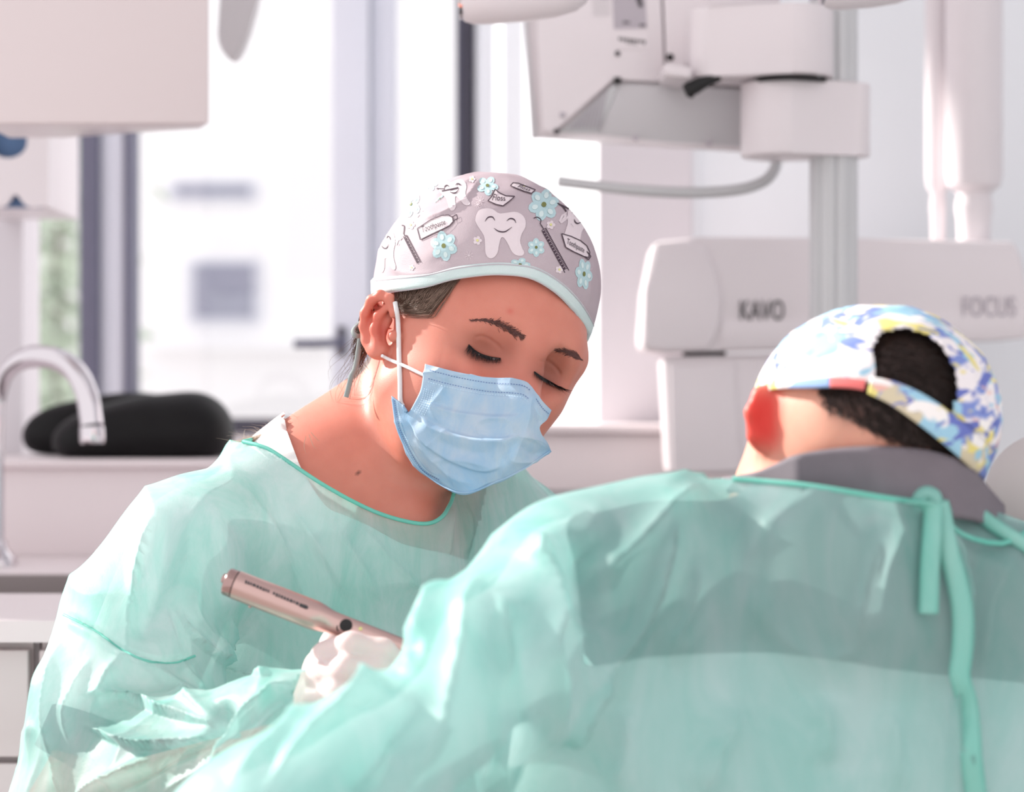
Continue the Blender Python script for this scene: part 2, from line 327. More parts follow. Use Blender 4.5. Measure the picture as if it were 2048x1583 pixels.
# ---------------------------------------------------------------- right side equipment
def right_side():
    # low cabinet behind
    d = 3.13
    o = empty('low_cabinet', (X(1250, d), d, 0), 'low white cabinet with a grey groove standing against the pier', 'cabinet')
    box('top', (X(1040, d), d - .02, Z(866, d)), (X(1590, d), 3.285, Z(848, d)), 'white_panel', o, .004)
    box('front', (X(1045, d), d, Z(980, d)), (X(1590, d), 3.28, Z(866, d)), 'white_panel', o, .002)
    box('groove', (X(1050, d), d + .012, Z(1000, d)), (X(1585, d), 3.28, Z(980, d)), 'pale_grey_metal', o)
    box('lower_front', (X(1045, d), d, 0), (X(1590, d), 3.28, Z(1000, d)), 'white_panel', o, .002)
    # ---- monitor back
    d = 2.72
    m = empty('monitor', P(1280, 290, d + .03), 'back of a white monitor with stickers, tilted on a mounting arm', 'monitor')
    slab('shell', [(1040, -150), (1066, 271), (1150, 277), (1330, 290), (1560, 304), (1560, -150)], d, .03, 'white_plastic', m, r=.002)
    slab('bezel_edge', [(1036, -150), (1063, 271), (1074, 272), (1058, 60), (1050, -150)], d - .003, .034, 'grey_plastic', m, r=.001)
    slab('back_panel', [(1062, -150), (1085, 262), (1105, 266), (1130, 243), (1225, 156), (1322, 160), (1330, 162), (1316, -150)], d - .012, .0118, 'white_plastic', m, r=.0015)
    slab('back_panel', [(1321, -150), (1334, 163), (1560, 176), (1560, -150)], d - .012, .0118, 'white_plastic', m, r=.0015)
    # sloping lower panel
    slab('lower_panel', [(1240, 166), (1560, 182), (1560, 296), (1330, 283), (1196, 268)], [d - .009, d - .009, d - .002, d - .002, d - .002], .004, 'grey_plastic', m, r=.0008)
    slab('vent_panel', [(1226, 168), (1238, 170), (1196, 266), (1112, 264), (1140, 246)], [d - .009, d - .009, d - .003, d - .003, d - .004], .004, 'pale_grey_metal', m, r=.0008)
    for k in range(9):
        t = k / 8; x0 = 1133 + 10 * t * 9 * .9; 
        slab('vent_slit', [(1146 + t * 66, 246 - t * 68), (1149 + t * 66, 246 - t * 68), (1140 + t * 60, 258), (1137 + t * 60, 258)], [d - .0075 - .0015 * t * 1.2, d - .0075 - .0015 * t * 1.2, d - .006, d - .006], .0015, 'sticker_grey', m)
    # stickers
    slab('sticker', [(1223, -60), (1287, -60), (1294, 56), (1228, 58)], d - .0128, .0007, 'sticker_grey', m)
    slab('sticker', [(1226, 61), (1296, 64), (1300, 98), (1230, 96)], d - .0128, .0007, 'white_plastic', m)
    rnd = random.Random(3)
    for (x, y, ww, hh, mm) in [(1272, -6, 12, 10, 'print_grey'), (1276, 5, 10, 9, 'print_grey'), (1231, 36, 9, 10, 'print_pale'), (1246, 42, 14, 5, 'print_grey'), (1268, 42, 3, 8, 'print_pale'), (1279, 48, 12, 5, 'print_grey')] + [(1237 + 7 * i, 74 + i * .9, 5, 6 + rnd.random() * 3, 'print_grey') for i in range(8)] + [(1252 + 6 * i, 85 + i * .8, 5, 2, 'print_grey') for i in range(4)]:
        slab('printed_mark', [(x, y), (x + ww, y + ww * .08), (x + ww, y + hh), (x, y + hh)], d - .0131, .0003, mm, m)
    # speaker holes
    for i in range(6):
        for j in range(7):
            p = P(1186 + i * 6 + (j % 2) * 3, -6 + j * 6, d - .0125)
            lathe('speaker_hole', [(.0009, 0), (.0009, .0006)], 'grey_plastic', m, 8, p, (0, -1, 0))
    # screws and clip
    for (x, y, rr, mm) in ((1235, 107, .003, 'print_grey'), (1125, 230, .0034, 'sticker_grey'), (1113, 263, .0034, 'print_grey'), (1271, 276, .0034, 'sticker_grey'), (1418, 286, .0034, 'sticker_grey'), (1340, 115, .0042, 'dark_gap'), (1379, 124, .0048, 'dark_gap')):
        lathe('screw', [(rr, 0), (rr, .0015), (rr * .7, .0025)], mm, m, 14, P(x, y, d - .0122), (0, -1, 0))
    slab('clip', [(1228, 154), (1242, 154), (1242, 166), (1228, 166)], d - .016, .005, 'black_rubber', m, r=.0008)
    slab('hinge_cover', [(1328, 126), (1370, 133), (1384, 134), (1384, 157), (1330, 150)], d - .11, .097, 'white_plastic', m, r=.003)
    slab('hinge_tab', [(1372, 62), (1392, 62), (1392, 135), (1372, 128)], d - .03, .017, 'white_plastic', m, r=.002)
    # black hook
    hk = smooth_path([P(1384, 192, d - .10), P(1382, 184, d - .10), P(1392, 172, d - .10), P(1412, 163, d - .10), P(1440, 154, d - .10)], 16)
    tube('cable_hook', hk, [0.003 + .005 * math.sin(min(1, (i + 1) / 9) * math.pi / 2) * (1 if i < 9 else max(.3, 1 - (i - 9) / 9)) for i in range(17)], 'black_rubber', m, 14)
    tube('cable_hook', smooth_path([P(1374, 165, d - .10), P(1380, 180, d - .10), P(1384, 196, d - .10)], 8), [.005, .006, .0065, .0065, .006, .005, .004, .003, .0015], 'black_rubber', m, 12)
    # curved bar handle below the monitor
    h = tube('grab_handle', smooth_path([P(1116, 362, d + .02), P(1180, 370, d + .015), P(1270, 380, d + .01), P(1380, 385, d + .01), P(1470, 380, d + .012), P(1525, 364, d + .015), P(1549, 338, d + .016), P(1553, 308, d + .016), P(1553, 285, d + .016)], 60), .0063, 'pale_grey_metal', m, 18)
    # ---- pole with swivel blocks
    d = 2.66
    a = empty('equipment_stand', (X(1668, d), d, 0), 'tall pale grey column carrying two white swivel blocks and the monitor', 'stand')
    cx = X(1667, d); rr = (48 / FPX * d)
    pts = []
    for k in range(48):
        an = 2 * math.pi * k / 48; q = rr * (1 - (.10 if k % 6 == 0 else 0))
        pts.append((cx + q * math.cos(an), d + q * math.sin(an)))
    plan('column', pts, .06, 2.3, 'pale_grey_metal', a, r=0)
    lathe('foot', [(.17, 0), (.17, .03), (.14, .05), (.06, .06)], 'white_plastic', a, 40, (cx, d, 0))
    def stadium(x0, x1, yc, r0, r1):
        q = []
        for k in range(13): t = math.pi / 2 + math.pi * k / 12; q.append((x0 + r0 + r0 * math.cos(t), yc + r0 * math.sin(t)))
        for k in range(13): t = -math.pi / 2 + math.pi * k / 12; q.append((x1 - r1 + r1 * math.cos(t), yc + r1 * math.sin(t)))
        return q
    yb = d - .005
    dd = yb - .05
    plan('swivel_block', stadium(X(1490, dd), X(1754, dd), yb, .05, .02), Z(306, dd), Z(156, dd), 'white_plastic', a, r=.004)
    dd = yb - .065
    plan('swivel_block', stadium(X(1386, dd), X(1680, dd), yb - .015, .022, .05), Z(146, dd), Z(4, dd), 'white_plastic', a, r=.004)
    lathe('bearing', [(.04, 0), (.04, .012)], 'dark_gap', a, 32, (X(1590, dd), yb - .02, Z(157, dd)))
    for i in range(5): slab('bearing_mark', [(1545 + i * 22, 147), (1553 + i * 22, 147), (1553 + i * 22, 152), (1545 + i * 22, 152)], yb - .05, .001, 'pale_grey_metal', a)
    # ---- x-ray unit
    d = 2.98
    x = empty('xray_unit', P(1700, 705, d + .1), 'white wall-mounted x-ray arm with lettering and two vertical tubes', 'x-ray unit')
    slab('housing', [(1312, 482), (1400, 474), (1720, 476), (2030, 482), (2046, 520), (2058, 600), (2058, 676), (1700, 692), (1330, 704), (1290, 700), (1284, 680), (1292, 580)], d, .16, 'white_plastic', x, r=.012, seg=4)
    ec = [(1310, 484), (1380, 478), (1412, 496), (1432, 540), (1444, 600), (1440, 650), (1424, 690), (1412, 699), (1330, 702), (1294, 697), (1288, 680), (1295, 580)]
    slab('end_cap', ec, d - .006, .03, 'white_plastic', x, r=.0055)
    slab('end_cap_edge', [(1308, 486), (1316, 486), (1300, 580), (1293, 690), (1286, 690), (1291, 580)], d - .004, .05, 'white_plastic', x, r=.002)
    slab('lower_band', [(1445, 640), (2050, 622), (2054, 676), (1700, 690), (1440, 698)], d - .0022, .003, 'white_plastic', x, r=.001)
    s = 1 / FPX * d
    text_obj('lettering', 'KAVO', P(1524, 620, d - .0025), 40 * s, 'print_grey', x, width=88 * s)
    text_obj('lettering', 'FOCUS', P(1978, 613, d - .0025), 40 * s, 'print_pale', x, width=106 * s)
    slab('pivot_gap', [(1372, 702), (1452, 702), (1452, 716), (1372, 716)], d + .02, .06, 'dark_gap', x)
    slab('control_box', [(1324, 712), (1620, 706), (1640, 720), (1640, 950), (1336, 950)], d + .01, .09, 'white_plastic', x, r=.008)
    slab('control_cover', [(1340, 730), (1470, 724), (1480, 940), (1346, 944)], d + .0065, .004, 'white_plastic', x, r=.002)
    def arm(cx, w, d, n):
        q = w / FPX * d
        o = P(cx, 484, d)
        z = lambda py: Z(py, d) - o.z
        lathe(n, [(q * .60, -.01), (q * .58, z(470)), (q * .60, z(440)), (q * .66, z(418)), (q * .64, z(402)), (q * .58, z(392)), (q * .60, z(386)), (q * .92, z(372)), (q, z(350)), (q, z(200)), (q, z(-200))], 'white_plastic', x, 36, o)
    arm(1948, 57, d + .05, 'tube'); arm(1876, 26, d + .1, 'tube')
    box('wall_bracket', (X(1700, 3.1), 3.14, Z(660, 3.1)), (X(1860, 3.1), 3.339, Z(540, 3.1)), 'white_plastic', x, .006)
    # ---- operating lamp with two side handles
    d = 2.3
    l = empty('operating_lamp', P(1380, -60, d), 'white operating lamp at the top edge with two rounded side handles', 'lamp')
    def bullet(x0, x1, yc, r, nm):
        q = r / FPX * d; L = (x1 - x0) / FPX * d
        prof = [(q * .62, 0), (q * .86, L * .03), (q * .97, L * .1), (q, L * .25), (q * .98, L * .5), (q * .9, L * .72), (q * .74, L * .88), (q * .5, L * .96), (q * .15, L)]
        lathe(nm, prof, 'white_plastic', l, 36, P(x0, yc, d), (1, 0, .06))
        lathe('end_ring', [(q * .78, -.004), (q * .80, .0), (q * .80, .006)], 'chrome', l, 36, P(x0 + 6, yc, d), (1, 0, .06))
    bullet(918, 1182, -10, 62, 'handle'); bullet(1640, 1850, -36, 58, 'handle')
    plan('lamp_head', [(X(1080, d) + .0, d - .06), (X(1740, d), d - .06), (X(1740, d), d + .1), (X(1080, d), d + .1)], Z(-60, d), Z(-170, d), 'white_plastic', l, r=.02)
    box('suspension', (X(1390, d), d, Z(-170, d)), (X(1430, d), d + .05, 3.3), 'white_plastic', l, .006)
right_side()
# ---------------------------------------------------------------- signed-distance modelling
def PX(x, y, d): return np.array([(x - 1024) / FPX * d, d, CH - (y - 791.5) / FPX * d], np.float64)
def to_px(V): return np.stack([1024 + V[:, 0] / V[:, 1] * FPX, 791.5 - (V[:, 2] - CH) / V[:, 1] * FPX], 1)
def smin(a, b, k):
    h = np.maximum(k - np.abs(a - b), 0) / k
    return np.minimum(a, b) - h * h * k * 0.25
def smax(a, b, k): return -smin(-a, -b, k)
def ell(p, c, r, R=None):
    q = p - c
    if R is not None: q = q @ R
    r = np.asarray(r); q = q / r; k0 = np.sqrt(np.einsum('ij,ij->i', q, q)); q = q / r; k1 = np.sqrt(np.einsum('ij,ij->i', q, q)) + 1e-9
    return k0 * (k0 - 1) / k1
def sph(p, c, r):
    q = p - c
    return np.sqrt(np.einsum('ij,ij->i', q, q)) - r
def near_only(f, p, c, r, reach=.03):
    """evaluate f only near its bounding ball"""
    d = sph(p, c, r); m = d < reach
    if m.any(): d[m] = f(p[m])
    return d
def cone(p, a, b, ra, rb):
    ba = b - a; q = p - a; t = np.clip((q @ ba) / (ba @ ba), 0, 1); q -= t[:, None] * ba
    return np.sqrt(np.einsum('ij,ij->i', q, q)) - (ra + (rb - ra) * t)
def chain(p, pts, rs, k):
    d = None
    for i in range(len(pts) - 1):
        e = cone(p, pts[i], pts[i + 1], rs[i], rs[i + 1]); d = e if d is None else smin(d, e, k)
    return d
def rot_axes(f, up=(0, 0, 1)):
    f = np.array(f, float); f /= np.linalg.norm(f); u = np.array(up, float); l = np.cross(u, f); l /= np.linalg.norm(l); u = np.cross(f, l)
    return np.stack([f, l, u], 1)
def surface(sdf, lo, hi, h, B=8, margin=1.6):
    lo = np.array(lo, float); hi = np.array(hi, float)
    nb = np.ceil((hi - lo) / (h * B)).astype(int); n = nb * B
    ci = np.stack(np.meshgrid(*[np.arange(k) for k in nb], indexing='ij'), -1).reshape(-1, 3)
    cen = lo + (ci * B + (B - 1) / 2) * h
    cv = sdf(cen)
    f = np.repeat(np.repeat(np.repeat(cv.reshape(nb).astype(np.float32), B, 0), B, 1), B, 2)
    act = ci[np.abs(cv) < B * h * 0.9 * margin]
    loc = np.stack(np.meshgrid(*[np.arange(B)] * 3, indexing='ij'), -1).reshape(-1, 3)
    for s in range(0, len(act), 600):
        a = act[s:s + 600]; idx = (a[:, None, :] * B + loc[None]).reshape(-1, 3)
        f[idx[:, 0], idx[:, 1], idx[:, 2]] = sdf(lo + idx * h)
    s = f < 0
    m = s[:-1, :-1, :-1].astype(np.int8)
    tot = np.zeros_like(m)
    for dx in (0, 1):
        for dy in (0, 1):
            for dz in (0, 1): tot += s[dx:n[0] - 1 + dx, dy:n[1] - 1 + dy, dz:n[2] - 1 + dz]
    cells = np.argwhere((tot > 0) & (tot < 8))
    co = np.array([(i, j, k) for i in (0, 1) for j in (0, 1) for k in (0, 1)])
    val = np.stack([f[cells[:, 0] + c[0], cells[:, 1] + c[1], cells[:, 2] + c[2]] for c in co], 1).astype(np.float64)
    acc = np.zeros((len(cells), 3)); cnt = np.zeros(len(cells))
    for i in range(8):
        for j in range(i + 1, 8):
            if np.abs(co[i] - co[j]).sum() != 1: continue
            a, b = val[:, i], val[:, j]; x = (a < 0) != (b < 0)
            t = np.where(x, a / np.where(a - b == 0, 1, a - b), 0)
            acc += np.where(x[:, None], co[i] + t[:, None] * (co[j] - co[i]), 0); cnt += x
    V = lo + (cells + acc / cnt[:, None]) * h
    idm = -np.ones(tuple(n - 1), np.int32); idm[cells[:, 0], cells[:, 1], cells[:, 2]] = np.arange(len(cells))
    Q = []
    for ax in range(3):
        a1, a2 = (ax + 1) % 3, (ax + 2) % 3
        sl0 = [slice(None)] * 3; sl1 = [slice(None)] * 3
        sl0[ax] = slice(0, n[ax] - 1); sl1[ax] = slice(1, n[ax])
        ch = s[tuple(sl0)] != s[tuple(sl1)]
        e = np.argwhere(ch); e = e[(e[:, a1] > 0) & (e[:, a2] > 0) & (e[:, a1] < n[a1] - 1) & (e[:, a2] < n[a2] - 1)]
        o1 = np.zeros(3, int); o1[a1] = 1; o2 = np.zeros(3, int); o2[a2] = 1
        g = lambda q: idm[q[:, 0], q[:, 1], q[:, 2]]
        quad = np.stack([g(e), g(e - o1), g(e - o1 - o2), g(e - o2)], 1)
        inside0 = s[e[:, 0], e[:, 1], e[:, 2]]
        quad[~inside0] = quad[~inside0][:, ::-1]
        Q.append(quad[(quad >= 0).all(1)])
    return V, np.concatenate(Q)[:, ::-1]
def grad(sdf, V, e=4e-4):
    g = np.zeros_like(V)
    for i in range(3):
        d = np.zeros(3); d[i] = e; g[:, i] = sdf(V + d) - sdf(V - d)
    return g / (np.linalg.norm(g, axis=1, keepdims=True) + 1e-12)
def snap(sdf, V, it=3):
    for _ in range(it): V = V - sdf(V)[:, None] * grad(sdf, V) * 0.9
    return V
def normals(V, Q):
    a, b, c = V[Q[:, 0]], V[Q[:, 1]], V[Q[:, 2]]
    fn = np.cross(b - a, c - a)
    if Q.shape[1] == 4: fn = np.cross(V[Q[:, 2]] - V[Q[:, 0]], V[Q[:, 3]] - V[Q[:, 1]])
    N = np.zeros_like(V)
    for k in range(Q.shape[1]):
        for i in range(3): N[:, i] += np.bincount(Q[:, k], fn[:, i], len(V))
    return N / (np.linalg.norm(N, axis=1, keepdims=True) + 1e-12)
def subdivide(V, Q, sel):
    """split the selected quads in four; neighbours get triangulated fans (returned as triangles)"""
    bm = bmesh.new()
    vs_ = [bm.verts.new(v) for v in V]
    for q in Q: 
        try: bm.faces.new([vs_[i] for i in q])
        except ValueError: pass
    bm.faces.ensure_lookup_table()
    ed = set()
    for f, s in zip(bm.faces, sel):
        if s: ed.update(f.edges)
    bmesh.ops.subdivide_edges(bm, edges=list(ed), cuts=1, use_grid_fill=True)
    return bm
def smooth_mesh(V, Q, it=2, lam=0.5, mask=None):
    E = np.concatenate([Q[:, [i, (i + 1) % Q.shape[1]]] for i in range(Q.shape[1])]); E = np.concatenate([E, E[:, ::-1]])
    cnt = np.bincount(E[:, 0], minlength=len(V))[:, None] + 1e-9
    for _ in range(it):
        A = np.stack([np.bincount(E[:, 0], V[E[:, 1], i], len(V)) for i in range(3)], 1) / cnt
        D = lam * (A - V)
        V = V + (D if mask is None else D * mask[:, None])
    return V
def quad_split(V, Q):
    E = np.concatenate([np.sort(Q[:, [i, (i + 1) % 4]], 1) for i in range(4)]); u, inv = np.unique(E[:, 0].astype(np.int64) * len(V) + E[:, 1], return_inverse=True)
    a, b = u // len(V), u % len(V); n = len(V); m = len(Q); e = inv.reshape(4, m) + n; c = np.arange(m) + n + len(u)
    V2 = np.concatenate([V, (V[a] + V[b]) / 2, V[Q].mean(1)])
    return V2, np.concatenate([np.stack([Q[:, i], e[i], c, e[(i - 1) % 4]], 1) for i in range(4)])
def cr(pts, n=60):
    pts = np.array(pts, float); N = len(pts) - 1; t = np.linspace(0, N, n); k = np.minimum(t.astype(int), N - 1); u = (t - k)[:, None]
    p1, p2 = pts[k], pts[k + 1]; p0 = np.where((k > 0)[:, None], pts[np.maximum(k - 1, 0)], 2 * p1 - p2); p3 = np.where((k + 2 <= N)[:, None], pts[np.minimum(k + 2, N)], 2 * p2 - p1)
    return 0.5 * (2 * p1 + (p2 - p0) * u + (2 * p0 - 5 * p1 + 4 * p2 - p3) * u ** 2 + (3 * p1 - p0 - 3 * p2 + p3) * u ** 3)
def poly_dist(pp, line):
    """distance, signed side and parameter of points pp to a dense polyline"""
    best = np.full(len(pp), 1e9); side = np.zeros(len(pp)); tt = np.zeros(len(pp)); n = len(line) - 1
    lo = line.min(0) - 160; hi = line.max(0) + 160
    ok = np.where(((pp > lo) & (pp < hi)).all(1))[0]; q = pp[ok]
    b_ = best[ok]; s_ = side[ok]; t_ = tt[ok]
    for i in range(n):
        a, d = line[i], line[i + 1] - line[i]; L2 = d @ d + 1e-9
        t = np.clip(((q - a) @ d) / L2, 0, 1); e = q - a - t[:, None] * d; dist = np.hypot(e[:, 0], e[:, 1])
        c = d[0] * (q[:, 1] - a[1]) - d[1] * (q[:, 0] - a[0]); m = dist < b_
        b_[m] = dist[m]; s_[m] = np.sign(c[m]); t_[m] = (i + t[m]) / n
    best[ok] = b_; side[ok] = s_; tt[ok] = t_
    return best, side, tt
def fold(V, N, strokes, dmax=None, front=-0.05):
    """strokes: (pixel points, width px, height mm, kind, taper) raised or sunk along the normal"""
    pp = to_px(V); view = V - np.array([0, 0, CH]); view /= np.linalg.norm(view, axis=1, keepdims=True)
    fr = np.clip((-(N * view).sum(1) - front) * 4, 0, 1)
    if dmax is not None: fr = fr * (V[:, 1] < dmax)
    D = np.zeros(len(V))
    for st in strokes:
        pts, wd, h, kind = st[:4]; tp = st[4] if len(st) > 4 else 0.25
        line = cr(pts, max(12, 8 * len(pts))); dist, side, t = poly_dist(pp, line)
        a = np.clip(np.minimum(t, 1 - t) / max(tp, 1e-3), 0, 1); a = a * a * (3 - 2 * a)
        ws = wd[0] + (wd[1] - wd[0]) * t if isinstance(wd, (tuple, list)) else wd
        if kind == 'r': g = np.exp(-(dist / ws) ** 2)
        elif kind == 's': g = np.exp(-dist / ws)                         # sharp ridge
        elif kind == 'p': g = np.where(side > 0, np.exp(-dist / ws), np.exp(-(dist / (ws * .18)) ** 2))   # pleat: steep one side
        elif kind == 'q': g = np.where(side < 0, np.exp(-dist / ws), np.exp(-(dist / (ws * .18)) ** 2))
        D += g * h * 1e-3 * a * fr
    return V + N * D[:, None]
def noise_np(P_, seed=0):
    """value noise, vectorised"""
    P_ = P_ + seed * 17.31; i = np.floor(P_).astype(np.int64); f = P_ - i; f = f * f * (3 - 2 * f)
    def hsh(a, b, c):
        x = (a * 374761393 + b * 668265263 + c * 2147483647 + seed * 1442695041) & 0xFFFFFFFF
        x = ((x ^ (x >> 13)) * 1274126177) & 0xFFFFFFFF; x = x ^ (x >> 16)
        return (x & 0xFFFF) / 32767.5 - 1
    r = 0
    for dx in (0, 1):
        for dy in (0, 1):
            for dz in (0, 1):
                w_ = (f[:, 0] if dx else 1 - f[:, 0]) * (f[:, 1] if dy else 1 - f[:, 1]) * (f[:, 2] if dz else 1 - f[:, 2])
                r = r + w_ * hsh(i[:, 0] + dx, i[:, 1] + dy, i[:, 2] + dz)
    return r
def ray_hit(sdf, px, py, d0=1.3, d1=2.4, n=60):
    """depth where the ray through each pixel meets the surface (or passes closest to it)"""
    px = np.asarray(px, float); py = np.asarray(py, float)
    dirs = np.stack([(px - 1024) / FPX, np.ones_like(px), -(py - 791.5) / FPX], 1); C = np.array([0, 0, CH])
    ds = np.linspace(d0, d1, n); vals = np.stack([sdf(C + dirs * d) for d in ds], 1)
    hit = vals < 0; first = np.argmax(hit, 1); any_ = hit.any(1)
    out = ds[np.argmin(vals, 1)].copy()
    lo = ds[np.maximum(first - 1, 0)]; hi = ds[first]
    for _ in range(14):
        mid = (lo + hi) / 2; v = sdf(C + dirs * mid[:, None]); lo = np.where(v > 0, mid, lo); hi = np.where(v > 0, hi, mid)
    return np.where(any_, hi, out), vals.min(1)
def in_poly(pp, poly):
    poly = np.array(poly, float); x, y = pp[:, 0], pp[:, 1]; r = np.zeros(len(pp), bool); j = len(poly) - 1
    for i in range(len(poly)):
        xi, yi = poly[i]; xj, yj = poly[j]
        c = ((yi > y) != (yj > y)) & (x < (xj - xi) * (y - yi) / (yj - yi + 1e-12) + xi); r ^= c; j = i
    return r
def cut(V, Q, kill, edge_line=None, snap_px=14):
    """drop vertices marked kill, then pull the new rim onto a pixel polyline"""
    keepf = ~kill[Q].any(1); Q = Q[keepf]
    used = np.unique(Q); mp = -np.ones(len(V), int); mp[used] = np.arange(len(used)); V = V[used]; Q = mp[Q]
    if edge_line is not None:
        E = np.concatenate([np.sort(Q[:, [i, (i + 1) % 4]], 1) for i in range(4)]); u, c = np.unique(E, axis=0, return_counts=True)
        rim = np.unique(u[c == 1]); pp = to_px(V[rim]); line = cr(edge_line, 160)
        d2 = ((pp[:, None, :] - line[None]) ** 2).sum(2); k = d2.argmin(1); ok = d2[np.arange(len(rim)), k] < snap_px ** 2
        for r_, kk in zip(rim[ok], k[ok]): V[r_] = PX(line[kk, 0], line[kk, 1], V[r_, 1])
    return V, Q
def face_colour(o, cols, name='tint'):
    me = o.data; a = me.color_attributes.new(name, 'FLOAT_COLOR', 'POINT')
    a.data.foreach_set('color', np.concatenate([cols, np.ones((len(cols), 1))], 1).astype(np.float32).ravel())
def hairs(name, items, m, parent, ns=3):
    """items: list of (points Nx3, base radius); each a tapered strand; one mesh"""
    V = []; Fc = []; k = 0
    for pts, r in items:
        n = len(pts); t = np.gradient(pts, axis=0); t /= np.linalg.norm(t, axis=1, keepdims=True) + 1e-12
        u = np.cross(t, np.array([0.31, 0.83, 0.46])); u /= np.linalg.norm(u, axis=1, keepdims=True) + 1e-12; v = np.cross(t, u)
        rr = r * (1 - np.linspace(0, 1, n) ** 2 * .85)
        for j in range(ns):
            a = 2 * math.pi * j / ns; V.append(pts + (u * math.cos(a) + v * math.sin(a)) * rr[:, None])
        for i in range(n - 1):
            for j in range(ns):
                j2 = (j + 1) % ns; Fc.append((k + j * n + i, k + j2 * n + i, k + j2 * n + i + 1, k + j * n + i + 1))
        k += n * ns
    return from_np(name, np.concatenate(V), Fc, m, parent)
# ---------------------------------------------------------------- materials of people
def skin_mat(name, sss=0.3, rough=0.46):
    m = bpy.data.materials.new(name); m.use_nodes = True; nt = m.node_tree; b = nt.nodes['Principled BSDF']
    a = nt.nodes.new('ShaderNodeAttribute'); a.attribute_name = 'tint'
    tc = nt.nodes.new('ShaderNodeTexCoord'); n = nt.nodes.new('ShaderNodeTexNoise'); n.inputs['Scale'].default_value = 45; n.inputs['Detail'].default_value = 5
    nt.links.new(tc.outputs['Object'], n.inputs['Vector'])
    mx = nt.nodes.new('ShaderNodeMix'); mx.data_type = 'RGBA'; mx.blend_type = 'MULTIPLY'; mx.inputs[0].default_value = 1
    rp = nt.nodes.new('ShaderNodeValToRGB'); rp.color_ramp.elements[0].color = (0.93, 0.86, 0.85, 1); rp.color_ramp.elements[1].color = (1.0, 1.0, 1.0, 1); rp.color_ramp.elements[0].position = .3; rp.color_ramp.elements[1].position = .7
    nt.links.new(n.outputs['Fac'], rp.inputs[0]); nt.links.new(a.outputs['Color'], mx.inputs[6]); nt.links.new(rp.outputs[0], mx.inputs[7]); nt.links.new(mx.outputs[2], b.inputs['Base Color'])
    b.inputs['Roughness'].default_value = rough; b.inputs['Specular IOR Level'].default_value = 0.4
    b.inputs['Subsurface Weight'].default_value = sss; b.inputs['Subsurface Radius'].default_value = (0.010, 0.0032, 0.0016); b.inputs['Subsurface Scale'].default_value = 0.45
    v = nt.nodes.new('ShaderNodeTexVoronoi'); v.inputs['Scale'].default_value = 1400; nt.links.new(tc.outputs['Object'], v.inputs['Vector'])
    bp = nt.nodes.new('ShaderNodeBump'); bp.inputs['Strength'].default_value = 0.12; bp.inputs['Distance'].default_value = 0.0004
    nt.links.new(v.outputs['Distance'], bp.inputs['Height']); nt.links.new(bp.outputs[0], b.inputs['Normal'])
    MATS[name] = m; return m
def cloth_mat(name, rgb, rgb2, transp=0.2, transl=0.35, scale=25.0, aniso=(1, 1, 0.35), bump=0.3, bscale=900, gloss=0.06, rough=0.45):
    """thin nonwoven cloth: diffuse + translucent, partly see-through, fibrous mottling"""
    m = bpy.data.materials.new(name); m.use_nodes = True; nt = m.node_tree; nt.nodes.clear()
    N = nt.nodes.new; L = nt.links.new
    out = N('ShaderNodeOutputMaterial'); tc = N('ShaderNodeTexCoord'); mp = N('ShaderNodeMapping'); mp.inputs['Scale'].default_value = aniso; L(tc.outputs['Object'], mp.inputs[0])
    n = N('ShaderNodeTexNoise'); n.inputs['Scale'].default_value = scale; n.inputs['Detail'].default_value = 7; n.inputs['Roughness'].default_value = .62; n.inputs['Distortion'].default_value = .6; L(mp.outputs[0], n.inputs['Vector'])
    mx = N('ShaderNodeMix'); mx.data_type = 'RGBA'; mx.inputs[6].default_value = lin(rgb); mx.inputs[7].default_value = lin(rgb2)
    rp = N('ShaderNodeMapRange'); rp.inputs[1].default_value = .35; rp.inputs[2].default_value = .65; L(n.outputs['Fac'], rp.inputs[0]); L(rp.outputs[0], mx.inputs[0])
    n2 = N('ShaderNodeTexNoise'); n2.inputs['Scale'].default_value = bscale; n2.inputs['Detail'].default_value = 3; L(tc.outputs['Object'], n2.inputs['Vector'])
    bp = N('ShaderNodeBump'); bp.inputs['Strength'].default_value = bump; bp.inputs['Distance'].default_value = .0006; L(n2.outputs['Fac'], bp.inputs['Height'])
    df = N('ShaderNodeBsdfDiffuse'); tr = N('ShaderNodeBsdfTranslucent'); gl = N('ShaderNodeBsdfGlossy'); gl.inputs['Roughness'].default_value = rough; tp = N('ShaderNodeBsdfTransparent')
    for s in (df, tr): L(mx.outputs[2], s.inputs['Color'])
    for s in (df, tr, gl): L(bp.outputs[0], s.inputs['Normal'])
    m1 = N('ShaderNodeMixShader'); m1.inputs[0].default_value = transl; L(df.outputs[0], m1.inputs[1]); L(tr.outputs[0], m1.inputs[2])
    m2 = N('ShaderNodeMixShader'); m2.inputs[0].default_value = gloss; L(m1.outputs[0], m2.inputs[1]); L(gl.outputs[0], m2.inputs[2])
    m3 = N('ShaderNodeMixShader'); m3.inputs[0].default_value = transp; L(m2.outputs[0], m3.inputs[1]); L(tp.outputs[0], m3.inputs[2])
    tp.inputs[0].default_value = (.93, 1.0, .985, 1)
    L(m3.outputs[0] if transp > 0 else m2.outputs[0], out.inputs[0]); MATS[name] = m; return m
skin_mat('skin')
cloth_mat('gown_mint', (160, 222, 213), (214, 236, 236), transp=.30, transl=.4)
cloth_mat('gown_hem', (118, 216, 199), (140, 222, 208), transp=0.0, transl=.3)
cloth_mat('gown_teal', (156, 216, 208), (194, 228, 226), transp=.36, transl=.36)
cloth_mat('gown_tie', (146, 222, 209), (172, 230, 220), transp=0.05, transl=.35)
mat('shirt_white', (240, 236, 236), .8, var=.02, bump=.2, bscale=1200)
mat('shirt_grey', (78, 88, 96), .85, var=.08, scale=60, bump=.3, bscale=1500)
